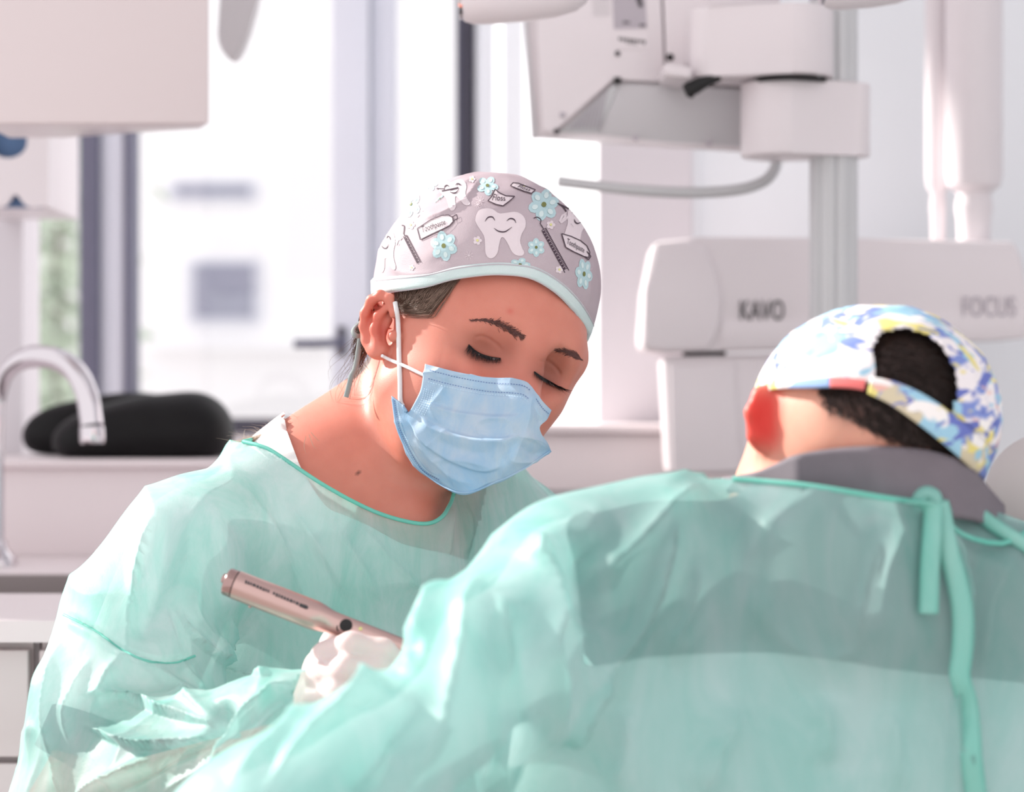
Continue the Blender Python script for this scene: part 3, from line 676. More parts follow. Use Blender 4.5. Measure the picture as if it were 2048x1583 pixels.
mat('collar_grey', (128, 120, 128), .85, var=.1, scale=70, bump=.4, bscale=1500)
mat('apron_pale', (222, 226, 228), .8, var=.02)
mat('trouser_white', (225, 225, 228), .8, var=.03)
cloth_mat('cap_cotton', (203, 187, 195), (212, 197, 204), transp=0, transl=.22, scale=14, aniso=(1, 1, 1), bump=.35, bscale=1500, gloss=.02)
cloth_mat('cap_binding', (222, 238, 238), (230, 243, 243), transp=0, transl=.2, scale=30, aniso=(1, 1, 1), bump=.5, bscale=1300, gloss=.02)
cloth_mat('mask_blue', (162, 204, 236), (206, 222, 238), transp=0, transl=.3, scale=30, aniso=(1, 1, .6), bump=.25, bscale=1100, gloss=.06)
mat('mask_stitch', (104, 128, 176), .7, var=.05)
mat('mask_dot', (196, 222, 242), .6, var=.02)
mat('elastic_white', (242, 238, 240), .7, var=.03, bump=.4, bscale=2500)
mat('hair_brown', (132, 104, 90), .42, var=.25, scale=60)
mat('hair_light_brown', (166, 136, 120), .38, var=.2, scale=60)
mat('hair_blond', (226, 200, 178), .4, var=.2, scale=60)
mat('hair_dark', (52, 38, 34), .5, var=.25, scale=80)
mat('brow_brown', (112, 72, 68), .55, var=.1)
mat('lash_black', (20, 17, 20), .4, var=.1)
mat('eye_white', (180, 160, 158), .12, var=.05, spec=.6)
mat('eye_iris', (52, 56, 60), .08, var=.2, scale=400, spec=.7)
mat('tie_grey', (150, 160, 160), .8, var=.1, scale=80)
mat('glove_white', (226, 206, 204), .5, var=.03, scale=30, sss=.25, bump=.08, bscale=500)
mat('steel_rose', (206, 174, 168), .3, metal=1.0, var=.05, scale=20)
mat('steel_ring', (176, 146, 142), .16, metal=1.0, var=.04)
mat('ink_plum', (70, 52, 66), .8, var=.05)
mat('ink_white', (228, 214, 219), .8, var=.02)
mat('ink_aqua', (186, 214, 219), .8, var=.05, scale=200)
mat('ink_aqua_pale', (214, 230, 230), .8, var=.03, scale=200)
mat('ink_lemon', (226, 222, 150), .8, var=.05)
mat('ink_olive', (120, 124, 70), .8, var=.05)

# ---------------------------------------------------------------- the woman
HR = np.array([[0.558, 0.710, 0.429], [-0.805, 0.589, 0.072], [-0.202, -0.386, 0.900]])   # head axes: forward, her left, up
u_, _, vt_ = np.linalg.svd(HR); HR = u_ @ vt_
FV, LV, UV = HR[:, 0], HR[:, 1], HR[:, 2]
SH_R = PX(380, 1106, 1.84); SH_L = PX(1030, 1105, 2.08)
sx = (SH_L - SH_R); sx[2] = 0; sx /= np.linalg.norm(sx); TF = np.array([sx[1], -sx[0], 0.0])   # torso axes
TR = np.stack([TF, sx, np.array([0, 0, 1.0])], 1)
ELB = PX(150, 1650, 1.775); WRI = PX(545, 1512, 1.66)
CHEST = PX(735, 1290, 2.0)
EYE_R = PX(967, 697, 1.8765); EYE_L = PX(1093, 753, 1.9105)
def head_sdf(p):
    d = ell(p, PX(958, 612, 1.942), (.090, .0725, .091), HR)
    d = smin(d, ell(p, PX(948, 790, 1.912), (.058, .055, .070), HR), .05)
    d = smin(d, ell(p, PX(1062, 655, 1.905), (.028, .033, .028), HR), .04)                  # forehead
    d = smin(d, chain(p, [PX(930, 662, 1.882), PX(985, 652, 1.874), PX(1045, 684, 1.872)], [.009, .011, .011], .01), .022)
    d = smin(d, chain(p, [PX(1080, 700, 1.878), PX(1120, 702, 1.893), PX(1146, 722, 1.912)], [.011, .010, .0085], .01), .02)
    d = smin(d, cone(p, PX(940, 785, 1.879), PX(900, 775, 1.885), .024, .02), .03)          # cheekbones
    d = smin(d, cone(p, PX(1072, 792, 1.906), PX(1080, 770, 1.925), .0185, .018), .025)
    # sockets
    d = smax(d, -sph(p, PX(992, 704, 1.842), .0185), .016)
    d = smax(d, -sph(p, PX(1102, 744, 1.8745), .0165), .014)
    # nose
    d = smin(d, chain(p, [PX(1066, 700, 1.876), PX(1062, 735, 1.868), PX(1050, 822, 1.848)], [.008, .0068, .0125], .01), .014)
    # lids over the eyeballs
    d = smin(d, sph(p, EYE_R, .0134), .005)
    d = smin(d, sph(p, EYE_L, .0127), .005)
    # jaw and chin
    d = smin(d, chain(p, [PX(812, 790, 1.905), PX(850, 862, 1.89), PX(960, 900, 1.878)], [.022, .017, .016], .02), .03)
    d = smin(d, chain(p, [PX(1030, 815, 1.975), PX(1000, 876, 1.915), PX(960, 900, 1.878)], [.016, .014, .016], .02), .03)
    return d
def ear_sdf(p):
    E_ = rot_axes(np.array([-.45, -.80, .25]), (0.1, 0, 1))
    d = ell(p, PX(757, 646, 1.900), (.0035, .0125, .025), E_)
    d = smin(d, chain(p, [PX(776, 656, 1.890), PX(788, 622, 1.887), PX(779, 597, 1.889), PX(761, 590, 1.893), PX(743, 600, 1.897), PX(730, 626, 1.900), PX(727, 652, 1.902), PX(732, 680, 1.901), PX(745, 701, 1.898)], [.0022, .0030, .0036, .0038, .0038, .0036, .0034, .0034, .004], .003), .0035)
    d = smin(d, sph(p, PX(762, 702, 1.895), .0062), .008)
    d = smin(d, chain(p, [PX(772, 616, 1.891), PX(756, 632, 1.894), PX(750, 658, 1.895), PX(757, 686, 1.893)], [.0026, .0034, .0036, .0036], .004), .004)
    d = smax(d, -ell(p, PX(770, 662, 1.885), (.0095, .0070, .0115), E_), .004)
    d = smin(d, sph(p, PX(788, 672, 1.887), .0048), .005)
    return d
def neck_sdf(p):
    d = cone(p, PX(866, 760, 1.985), PX(798, 975, 1.972), .053, .058)
    d = smin(d, cone(p, PX(812, 800, 1.955), PX(838, 1040, 1.90), .018, .014), .03)          # neck muscle
    d = smin(d, chain(p, [PX(794, 892, 2.0), PX(620, 996, 1.955), PX(430, 1066, 1.88)], [.047, .043, .036], .04), .05)
    d = smin(d, chain(p, [PX(830, 930, 2.02), PX(930, 1060, 2.06), PX(1020, 1110, 2.09)], [.045, .04, .04], .04), .05)
    d = smin(d, chain(p, [PX(620, 1085, 1.885), PX(780, 1095, 1.905), PX(900, 1100, 1.95)], [.02, .018, .016], .02), .03)   # collar bones
    d = smin(d, ell(p, CHEST, (.095, .150, .20), TR), .05)
    return d
def arm_sdf(p):
    d = chain(p, [SH_R, ELB, WRI], [.042, .036, .022], .02)
    d = smin(d, chain(p, [SH_L, SH_L + np.array([.02, -.02, -.26]), SH_L + np.array([.05, -.2, -.30])], [.046, .036, .025], .02), .02)
    return d
HAND0 = WRI
def skin_sdf(p):
    d = smin(head_sdf(p), neck_sdf(p), .02)
    d = smin(d, arm_sdf(p), .03)
    return smin(d, near_only(ear_sdf, p, PX(757, 650, 1.897), .045), .0035)
def upper_sdf(p): return smin(neck_sdf(p), arm_sdf(p), .03)

def tint_at(pp, V):
    base = np.array(lin((216, 138, 120))[:3]); c = np.tile(base, (len(V), 1))
    def blend(px, py, rx, ry, ang, rgb, amt):
        nonlocal c
        a = math.radians(ang); dx = pp[:, 0] - px; dy = pp[:, 1] - py
        u = (dx * math.cos(a) + dy * math.sin(a)) / rx; v = (-dx * math.sin(a) + dy * math.cos(a)) / ry
        g = np.exp(-(u * u + v * v)) * amt * (V[:, 1] < 1.96)
        c = c * (1 - g[:, None]) + np.array(lin(rgb)[:3]) * g[:, None]
    # eye make-up deepened with painted socket shade, flushed ear rim and cheek, darker neck
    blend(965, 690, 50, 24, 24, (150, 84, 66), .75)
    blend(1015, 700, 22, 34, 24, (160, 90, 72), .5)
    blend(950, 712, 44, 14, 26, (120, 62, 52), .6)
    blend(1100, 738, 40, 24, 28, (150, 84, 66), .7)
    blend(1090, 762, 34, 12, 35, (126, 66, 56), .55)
    blend(940, 770, 60, 40, 10, (226, 128, 108), .4)
    blend(745, 640, 34, 60, 0, (226, 96, 78), .6)
    blend(766, 664, 14, 18, 0, (190, 66, 56), .6)
    blend(1020, 622, 7, 6, 0, (205, 96, 84), .6)
    blend(717, 946, 3.2, 3.2, 0, (90, 50, 40), .95)
    hair_zone = in_poly(pp, [(786, 560), (902, 548), (876, 578), (848, 598), (820, 612), (800, 620), (790, 612)]) & (V[:, 1] < 1.93)
    c[hair_zone] = np.array(lin((104, 78, 68))[:3])
    back = (V[:, 1] > 1.96) & (V[:, 2] > PX(700, 760, 1.96)[2]); c[back] = np.array(lin((86, 64, 56))[:3])
    return c

wroot = empty('person', (PX(700, 1300, 1.95)[0], 1.97, 0), 'woman in mint gown, blue face mask and tooth-print cap, looking down', 'person', None)
def woman_body():
    V, Q = surface(skin_sdf, (-.42, 1.58, .80), (.16, 2.26, 1.42), .0032)
    pp = to_px(V[Q].mean(1)); dep = V[Q].mean(1)[:, 1]
    sel = in_poly(pp, [(700, 570), (900, 530), (1190, 560), (1190, 850), (850, 850), (700, 740)]) & (dep < 1.93)
    bm = subdivide(V, Q, sel)
    bm.faces.ensure_lookup_table(); bm.verts.ensure_lookup_table()
    def again(poly):
        ed = set()
        for f in bm.faces:
            c = f.calc_center_median()
            if c.y < 1.93:
                x = 1024 + c.x / c.y * FPX; y = 791.5 - (c.z - CH) / c.y * FPX
                if poly[0] < x < poly[2] and poly[1] < y < poly[3]: ed.update(f.edges)
        bmesh.ops.subdivide_edges(bm, edges=list(ed), cuts=1, use_grid_fill=True)
    again((925, 630, 1160, 790))
    bmesh.ops.triangulate(bm, faces=[f for f in bm.faces if len(f.verts) > 4])
    me = bpy.data.meshes.new('body'); bmesh.ops.recalc_face_normals(bm, faces=bm.faces[:]); bm.to_mesh(me); bm.free()
    n = len(me.vertices); co = np.zeros(n * 3, np.float32); me.vertices.foreach_get('co', co); V = co.reshape(-1, 3).astype(float)
    near = V[:, 2] > 1.04
    V[near] = snap(skin_sdf, V[near], 2)
    N = np.zeros((n, 3)); N[near] = grad(skin_sdf, V[near])
    near2 = near
    # creases: lid fold, lid margin, under-eye, neck lines
    lid = [
        ([(944, 676), (965, 673), (990, 686), (1008, 706)], 4.0, -.9, 'r', .2),
        ([(1074, 726), (1092, 722), (1112, 736), (1124, 756)], 4.0, -.8, 'r', .2),
        ([(938, 690), (958, 708), (980, 716), (1002, 717)], 3.2, -1.5, 'q', .15),
        ([(1068, 744), (1084, 756), (1102, 766), (1119, 776)], 3.2, -1.3, 'q', .15),
        ([(945, 706), (965, 720), (985, 725), (1002, 722)], 3.5, .5, 'r', .2),
        ([(1072, 754), (1088, 766), (1104, 774), (1116, 782)], 3.5, .4, 'r', .2),
        ([(952, 738), (975, 742), (1002, 736)], 10, -.5, 'r', .3),
        ([(760, 940), (800, 965), (850, 985)], 6, -.5, 'r', .3),
        ([(735, 850), (790, 905), (850, 940)], 7, -.5, 'r', .3)]
    V = fold(V, N, lid, dmax=1.97)
    me.vertices.foreach_set('co', V.astype(np.float32).ravel()); me.update()
    me.polygons.foreach_set('use_smooth', np.ones(len(me.polygons), bool))
    o = link('body', me, 'skin', wroot)
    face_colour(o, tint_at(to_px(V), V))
    return o
wbody = woman_body()
from mathutils.bvhtree import BVHTree
def bvh_of(o, V=None, Q=None, region=None):
    if V is not None:                               # only the part of a big sheet that lies in a pixel window
        pp = to_px(V); k = (pp[:, 0] > region[0]) & (pp[:, 0] < region[2]) & (pp[:, 1] > region[1]) & (pp[:, 1] < region[3]); Q = Q[k[Q].all(1)]
        used = np.unique(Q); mp = np.zeros(len(V), int); mp[used] = np.arange(len(used))
        return BVHTree.FromPolygons(V[used].tolist(), mp[Q].tolist())
    me = o.data; co = np.zeros(len(me.vertices) * 3, np.float32); me.vertices.foreach_get('co', co)
    return BVHTree.FromPolygons(co.reshape(-1, 3).tolist(), [tuple(p.vertices) for p in me.polygons])
def on_surface(bvh, pts, lift=.0004, dflt=None):
    """pixel points -> points lying on a surface, lifted off it"""
    O = Vector((0, 0, CH)); out = []; last = dflt
    for x, y in pts:
        d = (P(x, y, 1.0) - O).normalized(); h = bvh.ray_cast(O, d)
        if h[0] is None:
            n = bvh.find_nearest(O + d * (last or 1.9)); loc, nn = n[0], n[1]
        else: loc, nn = h[0], h[1]; last = h[3]
        if nn.dot(d) > 0: nn = -nn
        out.append(loc + nn * lift)
    return out
class Decal:
    """flat print gathered in pixels and laid on a surface as one mesh"""
    def __init__(s, bvh, lift=.0004): s.bm = bmesh.new(); s.bvh = bvh; s.lift = lift
    def poly(s, pts, cuts=2):
        b = bmesh.new(); f = b.faces.new([b.verts.new((x, y, 0)) for x, y in pts])
        bmesh.ops.triangulate(b, faces=[f])
        for _ in range(cuts): bmesh.ops.subdivide_edges(b, edges=[e for e in b.edges if e.calc_length() > 7], cuts=1, use_grid_fill=True); bmesh.ops.triangulate(b, faces=b.faces[:])
        s.merge(b)
    def merge(s, b):
        b.verts.index_update(); P3 = on_surface(s.bvh, [(v.co.x, v.co.y) for v in b.verts], s.lift)
        nv = [s.bm.verts.new(p) for p in P3]
        for f in b.faces:
            try: s.bm.faces.new([nv[v.index] for v in f.verts])
            except ValueError: pass
        b.free()
    def line(s, pts, w=2.2, n=None, closed=False, taper=False):
        pts = list(pts) + ([pts[0]] if closed else [])
        L = cr(pts, n or max(8, 5 * len(pts))); t = np.gradient(L, axis=0); t /= np.linalg.norm(t, axis=1, keepdims=True) + 1e-9; nn = np.stack([-t[:, 1], t[:, 0]], 1)
        ww = np.full(len(L), w / 2.0)
        if taper: ww = ww * (0.25 + .75 * np.sin(np.linspace(0, np.pi, len(L))))
        b = bmesh.new(); A = [b.verts.new((*q, 0)) for q in L + nn * ww[:, None]]; B = [b.verts.new((*q, 0)) for q in L - nn * ww[:, None]]
        for i in range(len(L) - 1): b.faces.new((A[i], A[i + 1], B[i + 1], B[i]))
        s.merge(b)
    def sline(s, pts, w=2.2):
        for p, q in zip(pts[:-1], pts[1:]): s.line([p, q], w, 6)
    def text(s, body, quad, cuts=1):
        """quad: pixel corners bottom-left, bottom-right, top-right, top-left"""
        cu = bpy.data.curves.new('t', 'FONT'); cu.body = body; cu.resolution_u = 2
        o = bpy.data.objects.new('t', cu); COL.objects.link(o); me = bpy.data.meshes.new_from_object(o.evaluated_get(bpy.context.evaluated_depsgraph_get())); bpy.data.objects.remove(o)
        b = bmesh.new(); b.from_mesh(me); bpy.data.meshes.remove(me)
        xs = [v.co.x for v in b.verts]; ys = [v.co.y for v in b.verts]; x0, x1, y0, y1 = min(xs), max(xs), min(ys), max(ys)
        q = [np.array(c, float) for c in quad]
        for v in b.verts:
            u = (v.co.x - x0) / (x1 - x0); t = (v.co.y - y0) / (y1 - y0)
            c = q[0] * (1 - u) * (1 - t) + q[1] * u * (1 - t) + q[2] * u * t + q[3] * (1 - u) * t; v.co = (c[0], c[1], 0)
        s.merge(b)
    def done(s, name, m, parent):
        me = bpy.data.meshes.new(name); s.bm.to_mesh(me); s.bm.free()
        return link(name, me, m, parent)

# ---------------------------------------------------------------- woman's clothes
def gown_sdf(p):
    d = ell(p, CHEST + np.array([0, 0, .0]), (.112, .165, .225), TR)
    d = smin(d, chain(p, [PX(650, 1004, 1.915), PX(560, 1006, 1.90), PX(376, 1102, 1.84)], [.036, .040, .043], .03), .04)
    d = smin(d, chain(p, [PX(870, 1020, 2.0), PX(950, 1060, 2.05), PX(1030, 1118, 2.09)], [.03, .036, .042], .03), .05)
    d = smin(d, ell(p, PX(760, 1120, 1.95), (.075, .120, .055), TR), .05)
    d = smin(d, chain(p, [PX(374, 1100, 1.84), PX(276, 1250, 1.815), PX(252, 1420, 1.79), PX(234, 1610, 1.77)], [.044, .054, .065, .070], .03), .04)
    fore = chain(p, [PX(228, 1610, 1.77), PX(400, 1575, 1.70), PX(545, 1492, 1.655), PX(606, 1450, 1.64)], [.07, .058, .044, .034], .03)
    d = smin(d, fore, .018)
    d = smin(d, chain(p, [SH_L, SH_L + np.array([.02, -.02, -.26]), SH_L + np.array([.05, -.2, -.30])], [.05, .05, .04], .02), .03)
    d = smin(d, ell(p, CHEST + np.array([0, 0, -.30]), (.12, .165, .2), TR), .08)
    return smin(d, upper_sdf(p) - .0095, .012)
NECKLINE = [(488, 884), (540, 900), (600, 940), (650, 972), (700, 1000), (750, 1024), (800, 1040), (850, 1047), (880, 1036), (898, 1010), (906, 984)]
W_STROKES = [
    ([(308, 1020), (292, 1090), (270, 1170), (254, 1296)], 13, 6.5, 'p', .35),
    ([(330, 1000), (330, 1120), (300, 1230), (280, 1290)], 22, -4, 'r', .25),
    ([(128, 1226), (195, 1262), (245, 1298), (300, 1320), (350, 1323), (388, 1310)], 5, -3.0, 'r', .1),
    ([(128, 1238), (195, 1274), (245, 1310), (300, 1333)], 8, 2.5, 'r', .15),
    ([(400, 960), (430, 1060), (445, 1160), (440, 1250)], 26, 4, 'r', .3),
    ([(430, 990), (500, 1090), (540, 1200)], 24, -3.5, 'r', .3),
    ([(480, 960), (560, 1080), (610, 1190), (640, 1260)], 14, 4, 's', .3),
    ([(560, 990), (640, 1100), (700, 1200)], 14, 3.5, 's', .3),
    ([(640, 1020), (720, 1130), (775, 1230)], 14, 3.5, 's', .3),
    ([(720, 1050), (800, 1140), (860, 1190)], 12, 3, 's', .3),
    ([(620, 1080), (680, 1190), (700, 1290)], 18, -3, 'r', .3),
    ([(398, 1150), (388, 1220), (430, 1290), (468, 1340)], 15, 6, 's', .3),
    ([(340, 1190), (380, 1270), (440, 1320), (500, 1345), (600, 1350)], 13, 6, 'q', .3),
    ([(462, 1230), (465, 1320)], 8, 4, 'p', .3),
    ([(330, 1200), (360, 1330), (420, 1400)], 12, 5, 's', .3),
    ([(445, 1440), (380, 1400), (310, 1340), (230, 1290)], 16, 6, 's', .3),
    ([(450, 1450), (340, 1430), (230, 1390), (150, 1390)], 16, 7, 'p', .3),
    ([(455, 1462), (376, 1488), (268, 1492), (156, 1445)], 12, 9, 'p', .25),
    ([(450, 1440), (430, 1480), (330, 1520), (200, 1600)], 14, -9, 'r', .25),
    ([(470, 1462), (333, 1512), (215, 1560), (130, 1610)], 11, 8, 's', .25),
    ([(520, 1450), (420, 1530), (300, 1600)], 14, 6, 's', .3),
    ([(586, 1358), (515, 1411), (472, 1459), (430, 1520)], 11, 8, 's', .2),
    ([(600, 1400), (540, 1440), (490, 1500)], 10, 5, 's', .3),
    ([(130, 1260), (105, 1360), (97, 1460), (118, 1545), (120, 1590)], 11, 6, 's', .2),
    ([(188, 1303), (150, 1384), (134, 1430), (150, 1520)], 10, 5, 's', .25),
    ([(245, 1300), (200, 1380), (180, 1460)], 14, 4, 's', .3),
    ([(90, 1300), (70, 1420), (60, 1540)], 12, 4, 's', .3),
    ([(440, 1395), (452, 1440), (440, 1480)], 16, -10, 'r', .3),
    ([(905, 1005), (900, 1060), (895, 1120)], 5, 2.5, 's', .2),
    ([(930, 1000), (940, 1060), (930, 1110)], 9, 3, 's', .3),
]
def rumple(V, N, seed, amps):
    D = 0
    for sc, am in amps: D = D + noise_np(V * np.array([sc, sc, sc * .6]), seed) * am
    # creased noise: ridged
    r = 1 - np.abs(noise_np(V * np.array([18, 18, 11]), seed + 5)); D = D + (r ** 5) * .0034
    return V + N * D[:, None]
def woman_gown():
    V, Q = surface(gown_sdf, (-.46, 1.55, .66), (.16, 2.30, 1.16), .0042)
    V, Q = quad_split(smooth_mesh(V, Q, 1), Q); V = smooth_mesh(V, Q, 2); N = normals(V, Q)
    if (N * grad(gown_sdf, V)).sum() < 0: Q = Q[:, ::-1]; N = -N
    V = rumple(V, N, 3, [(9, .003), (25, .0012)])
    N = normals(V, Q); V = fold(V, N, [(a, b, c * 1.45, *r) for a, b, c, *r in W_STROKES])
    pp = to_px(V)
    kill = in_poly(pp, NECKLINE + [(935, 940), (935, 560), (440, 560), (440, 874)]) & (V[:, 1] < 2.3)
    kill |= (V[:, 2] < .67) | (np.linalg.norm(V - PX(646, 1428, 1.632), axis=1) < .031)
    V, Q = cut(V, Q, kill, NECKLINE, 26)
    g = from_np('gown', V, Q, 'gown_mint', wroot)
    bv = bvh_of(g, V, Q, (80, 850, 960, 1360))
    hp = on_surface(bv, [tuple(q) for q in cr(NECKLINE, 70)], .001, 1.9)
    arr = np.array([tuple(h) for h in hp]); 
    for _ in range(3): arr[1:-1] = (arr[:-2] + arr[1:-1] * 2 + arr[2:]) / 4
    back = [PX(905, 960, 2.03), PX(850, 905, 2.06), PX(740, 870, 2.06), PX(620, 868, 2.02), PX(530, 874, 1.97)]
    loop = [Vector(a) for a in arr] + [Vector(b) for b in back]
    loop = smooth_path(loop + [loop[0]], 160)
    tube('neck_hem', loop, .0016, 'gown_hem', g, 8)
    # sleeve seam tape
    s = on_surface(bv, [tuple(q) for q in cr([(127, 1228), (195, 1264), (245, 1300), (300, 1322), (350, 1325), (390, 1311)], 50)], .0002, 1.8)
    tube('sleeve_seam', s, .0009, 'gown_hem', g, 6)
    return g
wgown = woman_gown()
def undershirt():
    f = lambda p: upper_sdf(p) - .005
    V, Q = surface(f, (-.42, 1.58, .70), (.16, 2.28, 1.2), .004)
    N = normals(V, Q)
    if (N * grad(f, V)).sum() < 0: Q = Q[:, ::-1]
    pp = to_px(V)
    line = [(574, 862), (590, 905), (606, 942), (650, 1010), (690, 1030), (740, 1052), (800, 1085), (850, 1098), (890, 1106), (935, 1120)]
    kill = in_poly(pp, line + [(990, 900), (900, 700), (560, 700)])
    kill |= (V[:, 2] < .74)
    # sleeves end above the elbow
    t = ((V - SH_R) @ (ELB - SH_R)) / ((ELB - SH_R) @ (ELB - SH_R)); kill |= (t > .78) & (V[:, 1] < 1.90) & (pp[:, 0] < 470)
    kill |= cone(V, ELB, WRI, .06, .05) < 0
    V, Q = cut(V, Q, kill, line, 22)
    o = from_np('undershirt', V, Q, 'shirt_white', wroot)
    # dark grey band round the upper arm
    a = SH_R + (ELB - SH_R) * .66; b = SH_R + (ELB - SH_R) * .80
    tube('arm_band', smooth_path([Vector(a), Vector((a + b) / 2), Vector(b)], 6), .0505, 'shirt_grey', o, 28)
undershirt()
# lower body so that she really sits
def seat_and_legs(root, x, y, yaw, name_leg, m, seat_z=.55, lean=0):
    f = np.array([math.sin(yaw), -math.cos(yaw), 0]); s = np.array([math.cos(yaw), math.sin(yaw), 0]); c = np.array([x, y, 0])
    def sd(p):
        d = None
        for k in (-1, 1):
            hip = c + s * k * .09 + np.array([0, 0, seat_z + .13]); kn = hip + f * .36 + s * k * .09 + np.array([0, 0, -.05]); an = kn + f * (-.02) + np.array([0, 0, -(kn[2] - .09)])
            e = chain(p, [hip, kn, an], [.085, .06, .045], .03); e = smin(e, cone(p, an + np.array([0, 0, -.045]), an + f * .13 + np.array([0, 0, -.055]), .04, .03), .03)
            d = e if d is None else smin(d, e, .04)
        d = smin(d, ell(p, c + np.array([0, 0, seat_z + .17]), (.16, .12, .14)), .06)
        return d
    V, Q = surface(sd, (x - .6, y - .6, 0), (x + .6, y + .6, seat_z + .32), .012)
    from_np(name_leg, V, Q, m, root)
def stool(x, y, z, label):
    r = empty('stool', (x, y, 0), label, 'stool', 'round stools under the two people')
    lathe('seat', [(.10, z - .07), (.17, z - .06), (.18, z - .03), (.17, z - .008), (.12, z - .001)], 'black_leather', r, 32, (x, y, 0))
    lathe('column', [(.03, .06), (.03, z - .07)], 'chrome', r, 20, (x, y, 0))
    for k in range(5):
        a = 2 * math.pi * k / 5; q = Vector((x + .26 * math.cos(a), y + .26 * math.sin(a), .05))
        tube('foot', [Vector((x, y, .085)), q], .016, 'chrome', r, 10)
        lathe('castor', [(.022, 0), (.025, .02), (.022, .04)], 'black_rubber', r, 14, (q.x, q.y, 0))
seat_and_legs(wroot, CHEST[0], CHEST[1] + .02, -.3, 'trousers', 'trouser_white', .50)
stool(CHEST[0], CHEST[1] + .02, .51, 'black round stool on castors under the woman in the mint gown')

# ---- cap
CAPC = PX(971.6, 575.1, 1.945)
def cap_sdf(p): return ell(p, CAPC, (.0983, .0867, .0923), HR)
BRIM = [(741, 591), (790, 584), (850, 575), (900, 561), (950, 553), (1000, 550), (1060, 557), (1110, 585), (1145, 620), (1165, 650), (1175, 670)]
def woman_cap():
    bp = cr(BRIM, 60); dep, _ = ray_hit(cap_sdf, bp[:, 0], bp[:, 1], 1.75, 2.05, 70)
    B3 = np.stack([PX(x, y, d) for (x, y), d in zip(bp, dep)]); L = (B3 - CAPC) @ HR; L /= np.linalg.norm(L, axis=1, keepdims=True)
    az = np.unwrap(np.arctan2(L[:, 1], L[:, 0])); po = np.arccos(np.clip(L[:, 2], -1, 1))
    # close the brim round the back of the head: low behind, mirrored rise
    a0, a1 = az[0], az[-1]; sgn = np.sign(a1 - a0); span = 2 * math.pi - abs(a1 - a0)
    nb = 60; tb = np.linspace(0, 1, nb + 2)[1:-1]; azb = a1 + sgn * span * tb
    pob = po[-1] * (1 - tb) + po[0] * tb + .42 * np.sin(math.pi * tb)
    azs = np.concatenate([az, azb]); pos = np.concatenate([po, pob])
    AZ = a0 + sgn * np.linspace(0, 2 * math.pi, 260, endpoint=False); PO = np.interp((AZ - a0) * sgn, (azs - a0) * sgn, pos, period=2 * math.pi)
    nt = 110; T = np.linspace(0.0, 1, nt)
    def grid(T, off):
        th = PO[None, :] * T[:, None]; A = np.broadcast_to(AZ[None], th.shape)
        D = np.stack([np.sin(th) * np.cos(A), np.sin(th) * np.sin(A), np.cos(th)], -1).reshape(-1, 3)
        r = 1 / np.sqrt(((D / np.array([.0983, .0867, .0923])) ** 2).sum(1)) + off
        return CAPC + (D * r[:, None]) @ HR.T
    def quads(nt, na):
        i, j = np.meshgrid(np.arange(nt - 1), np.arange(na), indexing='ij'); j2 = (j + 1) % na
        return np.stack([i * na + j, i * na + j2, (i + 1) * na + j2, (i + 1) * na + j], -1).reshape(-1, 4)
    na = len(AZ); V = grid(T, 0); Q = quads(nt, na)
    N = normals(V, Q); 
    if (N * (V - CAPC)).sum() < 0: Q = Q[:, ::-1]; N = -N
    tt = np.repeat(T, na)
    w_ = np.clip((1 - tt) * 6, 0, 1)
    V = V + N * ((noise_np(V * 22, 7) * .0016 + noise_np(V * 60, 9) * .0005 + (1 - np.abs(noise_np(V * 30, 11))) ** 5 * .0012) * w_)[:, None]
    st = [([(965, 350), (935, 395), (890, 425), (840, 440)], 9, 2.2, 'p', .2), ([(955, 352), (905, 380), (850, 400)], 8, 1.8, 's', .25),
          ([(1000, 352), (1060, 400), (1110, 430)], 14, 1.2, 'r', .3), ([(775, 500), (790, 540), (850, 548), (930, 530)], 7, 1.2, 's', .3),
          ([(850, 530), (930, 500), (1010, 498)], 8, -.9, 'r', .3), ([(760, 470), (780, 520), (800, 560)], 8, 1.2, 's', .3), ([(1188, 520), (1178, 560), (1182, 610)], 7, 1.5, 's', .3), ([(900, 440), (870, 480), (880, 520)], 10, .9, 's', .3)]
    V = fold(V, N, st)
    c = from_np('cap', V, Q, 'cap_cotton', wroot)
    # binding band: a raised double strip along the brim
    Tb = np.linspace(.925, 1.0, 9); off = np.array([0, .0013, .0016, .0015, .0015, .0015, .0014, .0012, -.0012])
    Vb = np.concatenate([grid(Tb[i:i + 1], off[i]) for i in range(9)]); from_np('binding', Vb, quads(9, na), 'cap_binding', c)
    Vs = np.concatenate([grid(np.array([q]), o_) for q, o_ in ((.936, .0018), (.939, .0021), (.943, .0018))]); from_np('binding_seam', Vs, quads(3, na), 'sticker_grey', c)
    return c
wcap = woman_cap()
